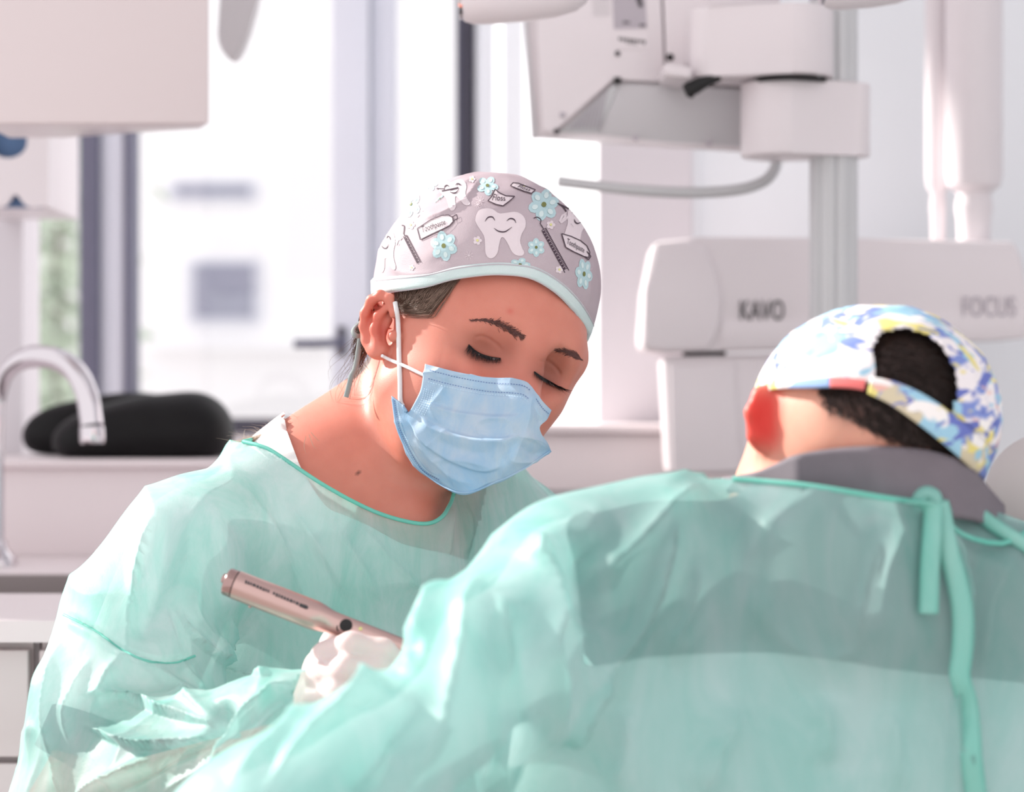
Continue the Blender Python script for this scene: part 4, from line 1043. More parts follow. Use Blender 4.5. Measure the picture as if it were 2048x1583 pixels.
def cap_prints():
    bv = bvh_of(wcap)
    def flower(cx, cy, r, sx=1.0, rot=0.0, n=6):
        a_, b_ = Decal(bv, .00035), Decal(bv, .0006); c_ = Decal(bv, .0008)
        for k in range(n):
            an = rot + 2 * math.pi * k / n; ux, uy = math.cos(an), math.sin(an)
            def petal(s0, s1, wd): return [(cx + sx * (ux * (s0 + (s1 - s0) * (1 - math.cos(t)) / 2) - uy * wd * math.sin(t)), cy + uy * (s0 + (s1 - s0) * (1 - math.cos(t)) / 2) + ux * wd * math.sin(t)) for t in np.linspace(0, 2 * math.pi, 11)[:-1]]
            a_.poly(petal(2, r, r * .36), 1); b_.poly(petal(r * .38, r * .78, r * .15), 0)
        c_.poly([(cx + sx * r * .16 * math.cos(t), cy + r * .16 * math.sin(t)) for t in np.linspace(0, 2 * math.pi, 9)[:-1]], 0)
        a_.done('flower_print', 'ink_aqua', wcap); b_.done('flower_print', 'ink_aqua_pale', wcap); c_.done('flower_print', 'ink_olive', wcap)
    flower(888, 492, 31, .9, .3); flower(1072, 495, 19, .95, .5); flower(1087, 410, 33, .95, .8, 6); flower(1167, 548, 32, .55, .2); flower(822, 408, 28, .75, .6, 5); flower(975, 372, 20, 1.1, .2, 5); flower(862, 368, 14, 1, 0, 5); flower(1040, 529, 14, 1.5, 0, 5)
    for (x, y, s) in ((955, 481, 9), (1101, 450, 9), (1118, 539, 8), (1048, 373, 5), (944, 359, 7), (822, 450, 9), (824, 535, 6)):
        d = Decal(bv, .0004); e = Decal(bv, .0007)
        for k in range(5):
            an = 2 * math.pi * k / 5; d.poly([(x + s * .6 * math.cos(an) + s * .42 * math.cos(t), y + s * .6 * math.sin(an) + s * .42 * math.sin(t)) for t in np.linspace(0, 2 * math.pi, 7)[:-1]], 0)
        e.poly([(x + s * .3 * math.cos(t), y + s * .3 * math.sin(t)) for t in np.linspace(0, 2 * math.pi, 8)[:-1]], 0)
        d.done('blossom_print', 'ink_white', wcap); e.done('blossom_centre', 'ink_lemon', wcap)
    # teeth with faces
    def tooth(o, sx, sy, rot=0.0):
        base = [(952, 432), (958, 421), (972, 417), (986, 419), (998, 427), (1012, 426), (1030, 424), (1044, 430), (1051, 442), (1050, 456), (1043, 468), (1040, 482), (1044, 496), (1048, 504), (1045, 511), (1034, 511), (1024, 504), (1016, 488), (1008, 476), (1002, 476), (998, 490), (995, 506), (986, 516), (976, 515), (971, 505), (970, 488), (968, 472), (958, 456), (951, 443)]
        ca, sa = math.cos(rot), math.sin(rot)
        def T(q): x, y = (q[0] - 1000) * sx, (q[1] - 465) * sy; return (o[0] + x * ca - y * sa, o[1] + x * sa + y * ca)
        L = cr(base + [base[0]], 70)[:-1]
        t_ = Decal(bv, .0004); t_.poly([T(q) for q in L], 3); t_.done('tooth_print', 'ink_white', wcap)
        f = Decal(bv, .0009)
        f.line([T(q) for q in [(970, 444), (976, 436), (985, 435), (990, 442)]], 2.4, 14, taper=True); f.line([T(q) for q in [(1013, 443), (1020, 438), (1028, 440), (1032, 447)]], 2.4, 14, taper=True)
        f.line([T(q) for q in [(988, 457), (997, 463), (1010, 464), (1024, 455)]], 2.4, 18, taper=True)
        f.done('tooth_face_print', 'ink_plum', wcap)
    tooth((1000, 465), 1, 1); tooth((908, 388), .55, .62, -.25); tooth((1150, 447), .45, .8, .35); tooth((770, 498), .42, .9, -.05)
    # tubes with lettering
    def tube_print(out, txt, quad, neck):
        a_ = Decal(bv, .0004); a_.poly(out, 2); a_.done('toothpaste_print', 'ink_white', wcap)
        b_ = Decal(bv, .0009); b_.sline(out + [out[0]], 1.7); b_.sline(neck, 1.7); b_.text(txt, quad); b_.done('toothpaste_lettering', 'ink_plum', wcap)
    tube_print([(836, 458), (862, 441), (885, 432), (898, 431), (906, 436), (907, 444), (900, 452), (884, 460), (862, 470), (842, 480)], 'Toothpaste', [(846, 471), (892, 453), (891, 439), (843, 453)], [(905, 435), (914, 430), (916, 438), (907, 443)])
    tube_print([(1122, 468), (1140, 473), (1160, 482), (1172, 492), (1178, 505), (1176, 515), (1168, 514), (1146, 504), (1130, 495)], 'Toothpaste', [(1131, 491), (1166, 509), (1168, 496), (1134, 477)], [(1172, 503), (1180, 513), (1175, 520), (1168, 513)])
    tube_print([(990, 380), (1000, 388), (1012, 393), (1029, 394), (1018, 404), (1006, 413), (992, 410), (976, 403), (984, 394)], 'Floss', [(984, 402), (1011, 403), (1010, 393), (988, 389)], [(990, 380), (984, 394)])
    tube_print([(1026, 367), (1036, 368), (1052, 374), (1070, 381), (1062, 388), (1048, 384), (1030, 377), (1021, 373)], 'Floss', [(1034, 376), (1058, 384), (1062, 379), (1040, 371)], [(1026, 367), (1021, 373)])
    # probes
    def probe(hook, a, b, w):
        h = Decal(bv, .0006); h.line(hook, 1.8); h.sline([hook[-1], a], 1.6)
        a = np.array(a, float); b = np.array(b, float); t = (b - a) / np.linalg.norm(b - a); n = np.array([-t[1], t[0]])
        for s in (-1, 1): h.sline([tuple(a + n * s * w / 2), tuple(b + n * s * w / 2)], 1.4)
        L = np.linalg.norm(b - a)
        for k in range(int(L / 3.2)):
            c = a + t * k * 3.2; h.sline([tuple(c + n * w / 2), tuple(c - n * w / 2)], 1.3)
            if k % 2: h.poly([tuple(c + n * w * .45), tuple(c + n * w * .45 + t * 3), tuple(c - n * w * .0 + t * 3), tuple(c - n * w * .0)], 0)
        h.done('probe_print', 'ink_plum', wcap)
    probe([(1067, 437), (1074, 435), (1081, 440), (1080, 448)], (1087, 459), (1133, 543), 9)
    probe([(804, 451), (809, 452), (809, 460), (808, 468)], (811, 472), (839, 526), 7)
    q = Decal(bv, .0007)
    for pts in ([(874, 378), (890, 379)], [(884, 383), (917, 376)], [(900, 381), (917, 377)], [(1114, 407), (1124, 413), (1132, 424)], [(1120, 410), (1137, 418)], [(776, 456), (772, 464)]): q.line(pts, 2.2, 8)
    q.done('sketch_print', 'ink_plum', wcap)
    k_ = Decal(bv, .0006)
    for (x, y, s) in ((938, 511, 9), (960, 402, 9), (955, 410, 6)):
        for a in (0.3, 1.1, 1.9, 2.7): k_.sline([(x - s * math.cos(a), y - s * math.sin(a)), (x + s * math.cos(a), y + s * math.sin(a))], .8)
    k_.done('sparkle_print', 'ink_white', wcap)
cap_prints()
# ---- face mask
def mask_hull(p):
    d = head_sdf(p) - .0075
    d = smin(d, chain(p, [PX(1050, 822, 1.848), PX(1020, 900, 1.853), PX(965, 950, 1.866)], [.022, .026, .026], .02), .03)
    d = smin(d, sph(p, PX(1060, 885, 1.885), .022), .03)
    return d
M_ROWS = [
    [(849, 727), (912, 743), (977, 755), (1042, 760), (1063, 771), (1080, 797), (1103, 820)],
    [(846, 750), (912, 768), (977, 782), (1038, 788), (1062, 797), (1076, 820), (1094, 838)],
    [(837, 788), (908, 808), (978, 822), (1036, 828), (1058, 838), (1070, 848), (1080, 852)],
    [(815, 824), (852, 846), (915, 872), (980, 884), (1040, 878), (1066, 868), (1082, 866)],
    [(800, 806), (828, 862), (880, 916), (965, 946), (1025, 922), (1066, 898), (1093, 884)],
    [(783, 792), (796, 862), (836, 937), (921, 987), (996, 964), (1052, 936), (1101, 902)]]
def woman_mask():
    nu, nv = 150, 120
    R = np.stack([cr(r, nu) for r in M_ROWS])                      # rows x nu x 2
    G = np.stack([cr(R[:, i], nv) for i in range(nu)], 1)          # nv x nu x 2
    # pull the silhouette smoothly
    px, py = G[..., 0].ravel(), G[..., 1].ravel()
    dep, mn = ray_hit(mask_hull, px, py, 1.78, 2.0, 70)
    D = dep.reshape(nv, nu)
    for _ in range(26):
        D[1:-1] = (D[:-2] + 2 * D[1:-1] + D[2:]) / 4
        D[:, 1:-1] = (D[:, :-2] + 2 * D[:, 1:-1] + D[:, 2:]) / 4
    V = np.stack([PX(x, y, d) for x, y, d in zip(px, py, D.ravel())])
    i, j = np.meshgrid(np.arange(nv - 1), np.arange(nu - 1), indexing='ij')
    Q = np.stack([i * nu + j, i * nu + j + 1, (i + 1) * nu + j + 1, (i + 1) * nu + j], -1).reshape(-1, 4)
    N = normals(V, Q); view = V - np.array([0, 0, CH])
    if (N * view).sum() > 0: Q = Q[:, ::-1]; N = -N
    V = V + N * (noise_np(V * 50, 4) * .0014 + noise_np(V * 110, 6) * .0006 + (1 - np.abs(noise_np(V * np.array([38, 38, 60]), 8))) ** 5 * .0016)[:, None]
    st = [
        ([(849, 752), (912, 770), (977, 785), (1040, 790), (1060, 797)], 5, -.7, 'r', .1),
        ([(1064, 768), (1060, 830), (1044, 880), (1020, 940)], 12, 1.6, 's', .25),
        ([(840, 800), (900, 822), (980, 834), (1050, 832)], 24, 2.6, 'p', .2),
        ([(838, 832), (870, 855), (925, 874), (990, 882), (1050, 868)], 28, 4.5, 'p', .2),
        ([(812, 830), (850, 878), (905, 918), (970, 938), (1010, 925)], 24, 3.6, 'q', .2),
        ([(820, 850), (856, 906), (905, 950), (955, 972)], 14, 2.6, 's', .2),
        ([(1045, 860), (1070, 880), (1095, 898)], 9, 2.4, 's', .25), ([(1030, 880), (1060, 905), (1085, 910)], 8, -1.6, 'r', .3),
        ([(985, 890), (1005, 935), (1000, 962)], 8, 1.5, 's', .3), ([(920, 985), (905, 950), (900, 920)], 8, 1.5, 's', .3),
        ([(1062, 800), (1074, 830), (1080, 850)], 6, -1.2, 'r', .25), ([(860, 870), (930, 900), (1000, 905)], 9, -1.2, 'r', .3),
        ([(955, 880), (960, 920), (950, 960)], 9, .9, 's', .3)]
    V = fold(V, N, st, front=-.4)
    # give the sheet a body: turned-in inner layer
    o = from_np('face_mask', V, Q, 'mask_blue', wroot)
    so = o.modifiers.new('thickness', 'SOLIDIFY'); so.thickness = .0012; so.offset = -1
    bv = bvh_of(o)
    def dashes(line, n, w, dl, m, lift=.0004, name='stitching'):
        L = cr(line, 400); seg = np.r_[0, np.cumsum(np.hypot(*np.diff(L, axis=0).T))]; d = Decal(bv, lift)
        for k in range(n):
            s0 = seg[-1] * k / n; s1 = s0 + dl
            a = (np.interp(s0, seg, L[:, 0]), np.interp(s0, seg, L[:, 1])); b = (np.interp(s1, seg, L[:, 0]), np.interp(s1, seg, L[:, 1])); d.line([a, b], w, 3)
        d.done(name, m, o)
    def shift(r, dy): return [(x - dy * .15 + (12 if i == 0 else 0), y + dy + (3 if i == 0 else 0)) for i, (x, y) in enumerate(r)]
    dashes(shift(M_ROWS[0][:5], 10), 38, 1.5, 3.2, 'mask_stitch'); dashes(shift(M_ROWS[0][:5], 27), 38, 1.5, 3.2, 'mask_stitch'); dashes(shift(M_ROWS[0][:5], 33), 38, 1.5, 3.2, 'mask_dot')
    dashes([(1072, 797), (1084, 815), (1098, 828)], 9, 1.5, 3, 'mask_stitch'); dashes([(1068, 812), (1078, 828), (1090, 840)], 8, 1.5, 3, 'mask_dot')
    for off, mm in ((6, 'mask_stitch'), (11, 'mask_dot')):
        dashes([(783 + off, 800), (796 + off, 862), (836 + off * .8, 937 - off * .6), (880, 966 - off)], 42, 1.4, 3, mm)
    for c in range(5):
        for_line = [(850 + c * 4.4, 776 + c * 1.2), (843 + c * 4.4, 802 + c), (828 + c * 5, 824 + c * 2)]
        dashes(for_line, 12, 2.0, 2.2, 'mask_dot', .0005, 'embossed_dots')
    # side hem edge and lower hem
    def edge(pts, r, nm):
        q = on_surface(bv, [tuple(z) for z in cr(pts, 40)], .0004, 1.88); tube(nm, q, r, 'mask_blue', o, 6)
    edge(M_ROWS[0], .0006, 'top_hem'); edge([(785, 797), (797, 862), (838, 935), (920, 984), (994, 962), (1050, 935), (1098, 902)], .0007, 'lower_hem')
    # elastic loops
    hs = lambda p: smin(head_sdf(p), ear_sdf(p), .003) - .0016
    def loop(pts, r, nm):
        q = cr(pts, 40); dd, _ = ray_hit(hs, q[:, 0], q[:, 1], 1.8, 2.0, 60)
        for _ in range(6): dd[1:-1] = (dd[:-2] + dd[1:-1] * 2 + dd[2:]) / 4
        tube(nm, [P(x, y, d) for (x, y), d in zip(q, dd)], r, 'elastic_white', o, 8)
    loop([(790, 604), (796, 640), (798, 700), (800, 760), (801, 800), (806, 812)], .0019, 'ear_loop')
    loop([(764, 711), (782, 720), (815, 734), (852, 752), (862, 756)], .0014, 'ear_loop')
    return o
wmask = woman_mask()
# ---- brows, lashes, eyes, hair
def on_skin(px, py, lift=0.0, d0=1.8, d1=2.0):
    dd, _ = ray_hit(skin_sdf, px, py, d0, d1, 80); V = np.stack([PX(x, y, d) for x, y, d in zip(px, py, dd)])
    if np.ndim(lift): V = V + grad(skin_sdf, V) * np.asarray(lift)[..., None]
    return V
def woman_face():
    rng = np.random.default_rng(5)
    def brow(spine, wid, n, lean):
        L = cr(spine, 200); items = []; W = np.interp(np.linspace(0, 1, 200), np.linspace(0, 1, len(wid)), wid)
        t = np.gradient(L, axis=0); t /= np.linalg.norm(t, axis=1, keepdims=True); nn = np.stack([-t[:, 1], t[:, 0]], 1)
        ks = rng.integers(0, 185, n); s = rng.normal(0, .42, n)
        pts = []; 
        for k, q in zip(ks, s):
            a = L[k] + nn[k] * q * W[k]; ln = rng.uniform(9, 15) * (.7 + .3 * W[k] / max(W)); dirv = t[k] * lean + nn[k] * (-q * .8 - .12) * 1; dirv /= np.linalg.norm(dirv)
            pts.append([a, a + dirv * ln * .5, a + dirv * ln + nn[k] * (-q) * 1.5])
        arr = np.array(pts).reshape(-1, 2); B = on_skin(arr[:, 0], arr[:, 1], np.tile([0.0, .0007, .0005], n)).reshape(n, 3, 3)
        for b in B: items.append((b, .00018))
        hairs('eyebrow', items, 'brow_brown', wbody)
    brow([(1050, 676), (1030, 664), (1000, 648), (972, 640), (935, 640)], [8, 12, 11, 6, 2], 460, 1)
    brow([(1108, 700), (1128, 702), (1145, 708), (1160, 718)], [4, 9, 9, 5], 320, 1)
    def lashes(margin, n, dirs, ln, nm):
        L = cr(margin, 120); items = []; base = on_skin(L[:, 0], L[:, 1], np.full(120, .0004)); G = grad(skin_sdf, base)
        for _ in range(8): base[1:-1] = (base[:-2] + base[1:-1] * 2 + base[2:]) / 4; G[1:-1] = (G[:-2] + G[1:-1] * 2 + G[2:]) / 4
        for i in range(n):
            k = int((i + rng.random()) / n * 119); t = k / 119; b = base[k]; g = G[k] / np.linalg.norm(G[k])
            dx, dy = dirs[0][0] * (1 - t) + dirs[1][0] * t, dirs[0][1] * (1 - t) + dirs[1][1] * t
            l = (ln[0] + (ln[1] - ln[0]) * t) * rng.uniform(.75, 1.1) / FPX * 1.87
            v = np.array([dx + rng.normal(0, .12), 0, -dy + rng.normal(0, .1)]); v /= np.linalg.norm(v)
            pts = np.stack([b, b + (v * .55 + g * .45) * l * .5, b + (v * .9 + g * .55) * l * .9 + np.array([0, 0, .0006])])
            items.append((pts, .0002))
        # the dark root line itself
        items.append((base + G * .0003, .00045))
        hairs(nm, items, 'lash_black', wbody, 4)
    lashes([(937, 689), (950, 701), (965, 709), (984, 714), (1002, 716)], 115, ((-.6, .8), (.15, 1)), (30, 18), 'eyelashes')
    lashes([(1068, 743), (1082, 753), (1098, 762), (1112, 770), (1121, 776)], 110, ((-.1, 1), (.75, .62)), (16, 34), 'eyelashes')
    # visible slivers of the eyes
    def sliver(top, bot, nm, m, lift):
        a = cr(top, 24); b = cr(bot, 24); A = on_skin(a[:, 0], a[:, 1], np.full(24, lift)); B = on_skin(b[:, 0], b[:, 1], np.full(24, lift)); V = np.concatenate([A, (A + B) / 2 + np.array([0, -.0004, 0]), B])
        Q = [(r * 24 + i, r * 24 + i + 1, (r + 1) * 24 + i + 1, (r + 1) * 24 + i) for r in range(2) for i in range(23)]
        from_np(nm, V, Q, m, wbody)
    sliver([(948, 700), (965, 709), (984, 714), (998, 716)], [(948, 703), (964, 715), (984, 720), (998, 718)], 'eye', 'eye_white', .0005)
    sliver([(960, 707), (972, 712), (984, 714)], [(960, 712), (972, 718), (984, 720)], 'iris', 'eye_iris', .0007)
    sliver([(1074, 748), (1086, 756), (1100, 763), (1114, 771)], [(1074, 751), (1085, 761), (1100, 769), (1114, 775)], 'eye', 'eye_white', .0005)
    sliver([(1080, 752), (1088, 757), (1098, 762)], [(1080, 757), (1088, 763), (1098, 768)], 'iris', 'eye_iris', .0007)
    # hair at the temple, swept back from the hairline towards the ear
    items = []; n = 620; A = []; 
    for i in range(n):
        t = rng.random(); s = rng.normal(0, 1)
        x0, y0 = 918 - 120 * t + rng.normal(0, 4), 556 + 16 * t + rng.normal(0, 3)
        x3, y3 = 796 + rng.uniform(-6, 10) + 22 * (1 - t) * rng.random(), 596 + 36 * (1 - t) ** .6 * rng.random() ** .6 + rng.normal(0, 2)
        xm, ym = (x0 + x3) / 2 + 6, max(y0, y3) - 8 + 16 * (1 - t) * rng.random()
        A += [(x0, y0), ((x0 + xm) / 2, (y0 + ym) / 2 + 4), (xm, ym), ((xm + x3) / 2, (ym + y3) / 2 + 3), (x3, y3)]
    A = np.array(A); B = on_skin(A[:, 0], A[:, 1]).reshape(n, 5, 3); G = grad(skin_sdf, B.reshape(-1, 3)).reshape(n, 5, 3)
    lift = rng.uniform(.0004, .0035, n)
    for k in range(n):
        prof = np.array([.3, 1, 1.1, .9, .4]) * lift[k]; items.append((np.stack([np.interp(np.linspace(0, 4, 11), np.arange(5), (B[k] + G[k] * prof[:, None])[:, c]) for c in range(3)], 1), .00026))
    hairs('temple_hair', items[::3] + items[1::3], 'hair_brown', wbody); hairs('temple_hair', items[2::3], 'hair_light_brown', wbody)
    # loose hair behind the ear and down the nape
    items = []
    for k in range(260):
        x0, y0 = rng.uniform(724, 742), rng.uniform(620, 690); l = rng.uniform(.5, 1)
        pts = np.array([(x0, y0, 1.925), (x0 - 8 * l + rng.normal(0, 2), y0 + 22 * l, 1.93), (x0 - 18 * l + rng.normal(0, 4), y0 + 48 * l, 1.935), (x0 - 22 * l + rng.normal(0, 7), y0 + 75 * l, 1.94)])
        items.append((np.stack([PX(*q) for q in cr(pts, 9)]), .0003))
    for k in range(26):
        x0, y0 = rng.uniform(715, 732), rng.uniform(650, 720); e = rng.uniform(-70, -5); h = rng.uniform(70, 150)
        pts = np.array([(x0, y0, 1.93), (x0 + e * .4 + rng.normal(0, 5), y0 + h * .35, 1.935), (x0 + e * .9, y0 + h * .7, 1.94), (x0 + e * .9 + rng.normal(0, 12), y0 + h, 1.945)])
        items.append((np.stack([PX(*q) for q in cr(pts, 12)]), .00014))
    hairs('nape_hair', items, 'hair_brown', wbody)
    # tail of hair lying over the shoulder, with flyaways
    items = []
    for k in range(300):
        s = rng.normal(0, 1); e = rng.uniform(0, 1)
        pts = np.array([(705 + rng.normal(0, 6), 838 + s * 5, 1.99), (640 + rng.normal(0, 6), 858 + s * 5, 1.965), (570, 868 + s * 5 + rng.normal(0, 2), 1.94), (500 - 40 * e, 884 + 8 * e + s * 5, 1.92)])
        items.append((np.stack([PX(*q) for q in cr(pts, 10)]), .0002))
    for k in range(60):
        x0 = rng.uniform(480, 690); y0 = np.interp(x0, [480, 570, 640, 690], [884, 866, 856, 838]); e = rng.uniform(-70, 20); h = rng.uniform(-34, 6)
        pts = np.array([(x0, y0, 1.95), (x0 + e * .4, y0 + h * .7, 1.945), (x0 + e, y0 + h + rng.normal(0, 6), 1.94)])
        items.append((np.stack([PX(*q) for q in cr(pts, 9)]), .00011))
    for pts in ([(612, 872), (608, 890), (612, 908)], [(618, 868), (626, 890), (634, 898)], [(622, 864), (634, 878), (640, 882)]):
        items.append((np.stack([PX(x, y, 1.90) for x, y in cr(pts, 9)]), .00022))
    hairs('shoulder_hair', items, 'hair_blond', wbody)
    # cap ties behind the ear
    for pts in ([(742, 628, 1.93), (716, 648, 1.925), (706, 662, 1.92), (714, 672, 1.918), (730, 668, 1.925)], [(722, 668, 1.93), (712, 730, 1.925), (703, 752, 1.92), (697, 775, 1.92), (692, 794, 1.92)]):
        tube('tie', [Vector(PX(*q)) for q in cr(pts, 26)], .0022, 'tie_grey', wcap, 8, flat=.6)
woman_face()
# ---- gloved hand and handpiece
HD = 1.655
def hand_sdf(p):
    a = lambda x, y, d: PX(x, y, d)
    d = chain(p, [a(600, 1520, 1.655), a(640, 1420, 1.655)], [.02, .02], .02)
    d = smin(d, ell(p, a(654, 1366, 1.656), (.018, .014, .024), rot_axes((.9, -.35, .25))), .014)
    k = .0035
    fi = [([a(655, 1312, 1.648), a(704, 1292, 1.626), a(766, 1303, 1.626), a(800, 1328, 1.636)], [.0112, .0098, .0086, .0075]),
          ([a(644, 1354, 1.640), a(694, 1338, 1.617), a(752, 1338, 1.622), a(782, 1356, 1.634)], [.0115, .0100, .0088, .0076]),
          ([a(636, 1398, 1.638), a(684, 1380, 1.618), a(736, 1386, 1.626), a(760, 1402, 1.638)], [.0112, .0095, .0083, .0072]),
          ([a(634, 1434, 1.643), a(664, 1424, 1.625), a(704, 1430, 1.632), a(724, 1444, 1.642)], [.0100, .0083, .0073, .0064])]
    for i, (q, r) in enumerate(fi): d = smin(d, chain(p, q, r, .004), k if i else .008)
    d = smin(d, chain(p, [a(650, 1334, 1.668), a(672, 1288, 1.684), a(722, 1276, 1.690), a(758, 1288, 1.686)], [.0125, .0105, .0092, .0078], .005), .008)
    return d
def hand():
    V, Q = surface(hand_sdf, PX(560, 1500, 1.60) - np.array([.02, 0, .02]), PX(820, 1220, 1.72) + np.array([.02, 0, .02]), .0011)
    N = normals(V, Q)
    if (N * grad(hand_sdf, V)).sum() < 0: Q = Q[:, ::-1]; N = -N
    st = [([(640, 1318), (652, 1330), (664, 1338)], 4, -.9, 'r', .3), ([(628, 1340), (640, 1352), (648, 1362)], 3, -.7, 'r', .3), ([(634, 1296), (642, 1306), (652, 1312)], 3, -.6, 'r', .3), ([(610, 1370), (622, 1376), (634, 1376)], 4, -.9, 'r', .3), ([(618, 1310), (626, 1340), (640, 1360)], 3, .6, 's', .3)]
    V = fold(V, N, st); V = V + N * (noise_np(V * 160, 2) * .0003)[:, None]
    from_np('glove', V, Q, 'glove_white', wroot)
hand()
def handpiece():
    A = Vector(PX(452, 1161, 1.668)); B = Vector(PX(866, 1323, 1.648)); ax = (B - A).normalized(); L = (B - A).length
    r = empty('handpiece', A, 'silver pen-shaped dental handpiece with dark button held in the gloved hand', 'handpiece')
    s = 1.66 / FPX; R0 = 29.5 * s
    up = Vector((0, 0, 1)); side = ax.cross(Vector((0, -1, 0))).normalized()     # in-image perpendicular, pointing up
    if side.z < 0: side = -side
    lathe('end_cap', [(R0 * .80, 0), (R0 * .92, .0006), (R0 * .97, .0015), (R0 * .97, 20 * s)], 'steel_ring', r, 40, A, ax)
    lathe('end_groove', [(R0 * .90, 20 * s), (R0 * .90, 22.5 * s)], 'dark_gap', r, 40, A, ax)
    lathe('end_stud', [(R0 * .28, -9 * s), (R0 * .36, -6 * s), (R0 * .36, 0)], 'steel_ring', r, 20, A - ax * 0 + side * R0 * .1, ax)
    # barrel: round, thinning to a flattened grip
    n, ns = 60, 48; V = []; toward = -(Vector((0, -1, 0)) - ax * ax.dot(Vector((0, -1, 0)))).normalized() * -1
    for i in range(n):
        t = i / (n - 1); h = 22.5 * s + (L - 22.5 * s) * t
        g = max(0, min(1, (t - .39) / .115)); g = g * g * (3 - 2 * g)
        rr = R0 * (1 - .0 * t)
        for k in range(ns):
            a = 2 * math.pi * k / ns; c, q = math.cos(a), math.sin(a)
            x = rr * c * (1 - .24 * g); y = rr * q
            if q > .15: y = rr * (.15 + (q - .15) * (1 - .42 * g))             # upper front scooped flat
            V.append(A + ax * h + side * x + toward * y)
    Fc = [(i * ns + k, i * ns + (k + 1) % ns, (i + 1) * ns + (k + 1) % ns, (i + 1) * ns + k) for i in range(n - 1) for k in range(ns)]
    bar = from_np('barrel', V, Fc, 'steel_rose', r)
    lathe('tip', [(R0 * .7, 0), (R0 * .55, .01), (R0 * .2, .016)], 'steel_rose', r, 24, B, ax)
    bv = bvh_of(bar)
    d = Decal(bv, .0006); d.poly([(692 + 13 * math.cos(t), 1250 + 12 * math.sin(t)) for t in np.linspace(0, 2 * math.pi, 22)[:-1]], 1); d.done('button', 'dark_gap', r)
    d = Decal(bv, .0006); d.poly([(721 + 4 * math.cos(t), 1257 + 3.5 * math.sin(t)) for t in np.linspace(0, 2 * math.pi, 10)[:-1]], 0); d.done('indicator', 'ink_lemon', r)
    d = Decal(bv, .0006)
    rnd = random.Random(8); x = 491.0
    while x < 613:
        wv = rnd.uniform(3, 6); y = 1160 + (x - 491) * .42; hgt = rnd.uniform(4, 6)
        if not (540 < x < 546): d.poly([(x, y), (x + wv, y + wv * .42), (x + wv - 1.5, y + wv * .42 + hgt), (x - 1.5, y + hgt)], 0)
        x += wv + 1.6
    d.done('printed_text', 'print_grey', r)
    d = Decal(bv, .0006); d.poly([(600, 1206), (615, 1211), (613, 1218), (598, 1212)], 0); d.line([(675, 1250), (674, 1256), (677, 1261)], 2, 6); d.done('printed_mark', 'dark_gap', r)
    lathe('pin', [(.0011, 0), (.0011, .0012)], 'steel_ring', r, 12, A + ax * (64 * s) - side * R0 * .99, -side)
    return r
handpiece()
# ---------------------------------------------------------------- the man, seen from behind
def fish_mat(name, bias, ground=(244, 238, 240)):
    """printed cotton: white ground with blue, aqua, yellow and pink swirls"""
    m = bpy.data.materials.new(name); m.use_nodes = True; nt = m.node_tree; b = nt.nodes['Principled BSDF']; N = nt.nodes.new; L = nt.links.new
    tc = N('ShaderNodeTexCoord'); cur = None
    layers = [((132, 150, 212), 11, 3.0, .54, .58, 1), ((164, 208, 230), 14, 2.4, .55, .58, 7), ((238, 224, 140), 17, 2.0, .60, .63, 13), ((240, 190, 176), 14, 2.0, .645, .67, 23), ((112, 124, 196), 24, 3.2, .60, .63, 31), ((250, 246, 244), 22, 2.5, .60, .63, 41)]
    base = N('ShaderNodeRGB'); base.outputs[0].default_value = lin(ground); cur = base.outputs[0]
    for rgb, sc, dist, lo, hi, seed in layers:
        mp = N('ShaderNodeMapping'); mp.inputs['Location'].default_value = (seed, seed * .7, 0); mp.inputs['Rotation'].default_value = (0, .7, 0); mp.inputs['Scale'].default_value = (.8, 1, 1.5); L(tc.outputs['Object'], mp.inputs[0])
        n = N('ShaderNodeTexNoise'); n.inputs['Scale'].default_value = sc; n.inputs['Detail'].default_value = 2; n.inputs['Distortion'].default_value = dist; L(mp.outputs[0], n.inputs['Vector'])
        r = N('ShaderNodeMapRange'); r.inputs[1].default_value = lo - bias; r.inputs[2].default_value = hi - bias; L(n.outputs['Fac'], r.inputs[0])
        mx = N('ShaderNodeMix'); mx.data_type = 'RGBA'; mx.inputs[7].default_value = lin(rgb); L(r.outputs[0], mx.inputs[0]); L(cur, mx.inputs[6]); cur = mx.outputs[2]
    L(cur, b.inputs['Base Color']); b.inputs['Roughness'].default_value = .8; b.inputs['Specular IOR Level'].default_value = .2; MATS[name] = m
fish_mat('cap_fish', .0); fish_mat('cap_fish_band', .02, (216, 204, 176))
mroot = empty('person', (PX(1720, 1400, 1.6)[0], 1.62, 0), 'man seen from behind in a teal gown, grey collar and colourful cap', 'person')
MC = PX(1752, 834, 1.565)
def m_cap_sdf(p): return ell(p, MC, (.0795, .098, .0725))
def m_head_sdf(p):
    d = ell(p, MC + np.array([0, .003, 0]), (.0725, .090, .0665))
    d = smin(d, cone(p, PX(1696, 880, 1.575), PX(1672, 1080, 1.565), .050, .053), .03)
    d = smin(d, chain(p, [PX(1570, 900, 1.60), PX(1556, 960, 1.595)], [.022, .024], .02), .02)
    d = smin(d, chain(p, [PX(1640, 950, 1.568), PX(1548, 1040, 1.57)], [.032, .026], .02), .03)
    d = smin(d, cone(p, PX(1700, 1190, 1.60), PX(1720, 1500, 1.64), .075, .11), .05)
    E_ = rot_axes((-.40, -.90, .05), (.20, 0, 1))
    e = ell(p, PX(1534, 834, 1.540), (.005, .0125, .022), E_)
    e = smin(e, chain(p, [PX(1556, 782, 1.545), PX(1520, 788, 1.542), PX(1503, 824, 1.540), PX(1510, 872, 1.540), PX(1528, 890, 1.542)], [.003, .0042, .0042, .0042, .005], .004), .004)
    return smin(d, e, .005)
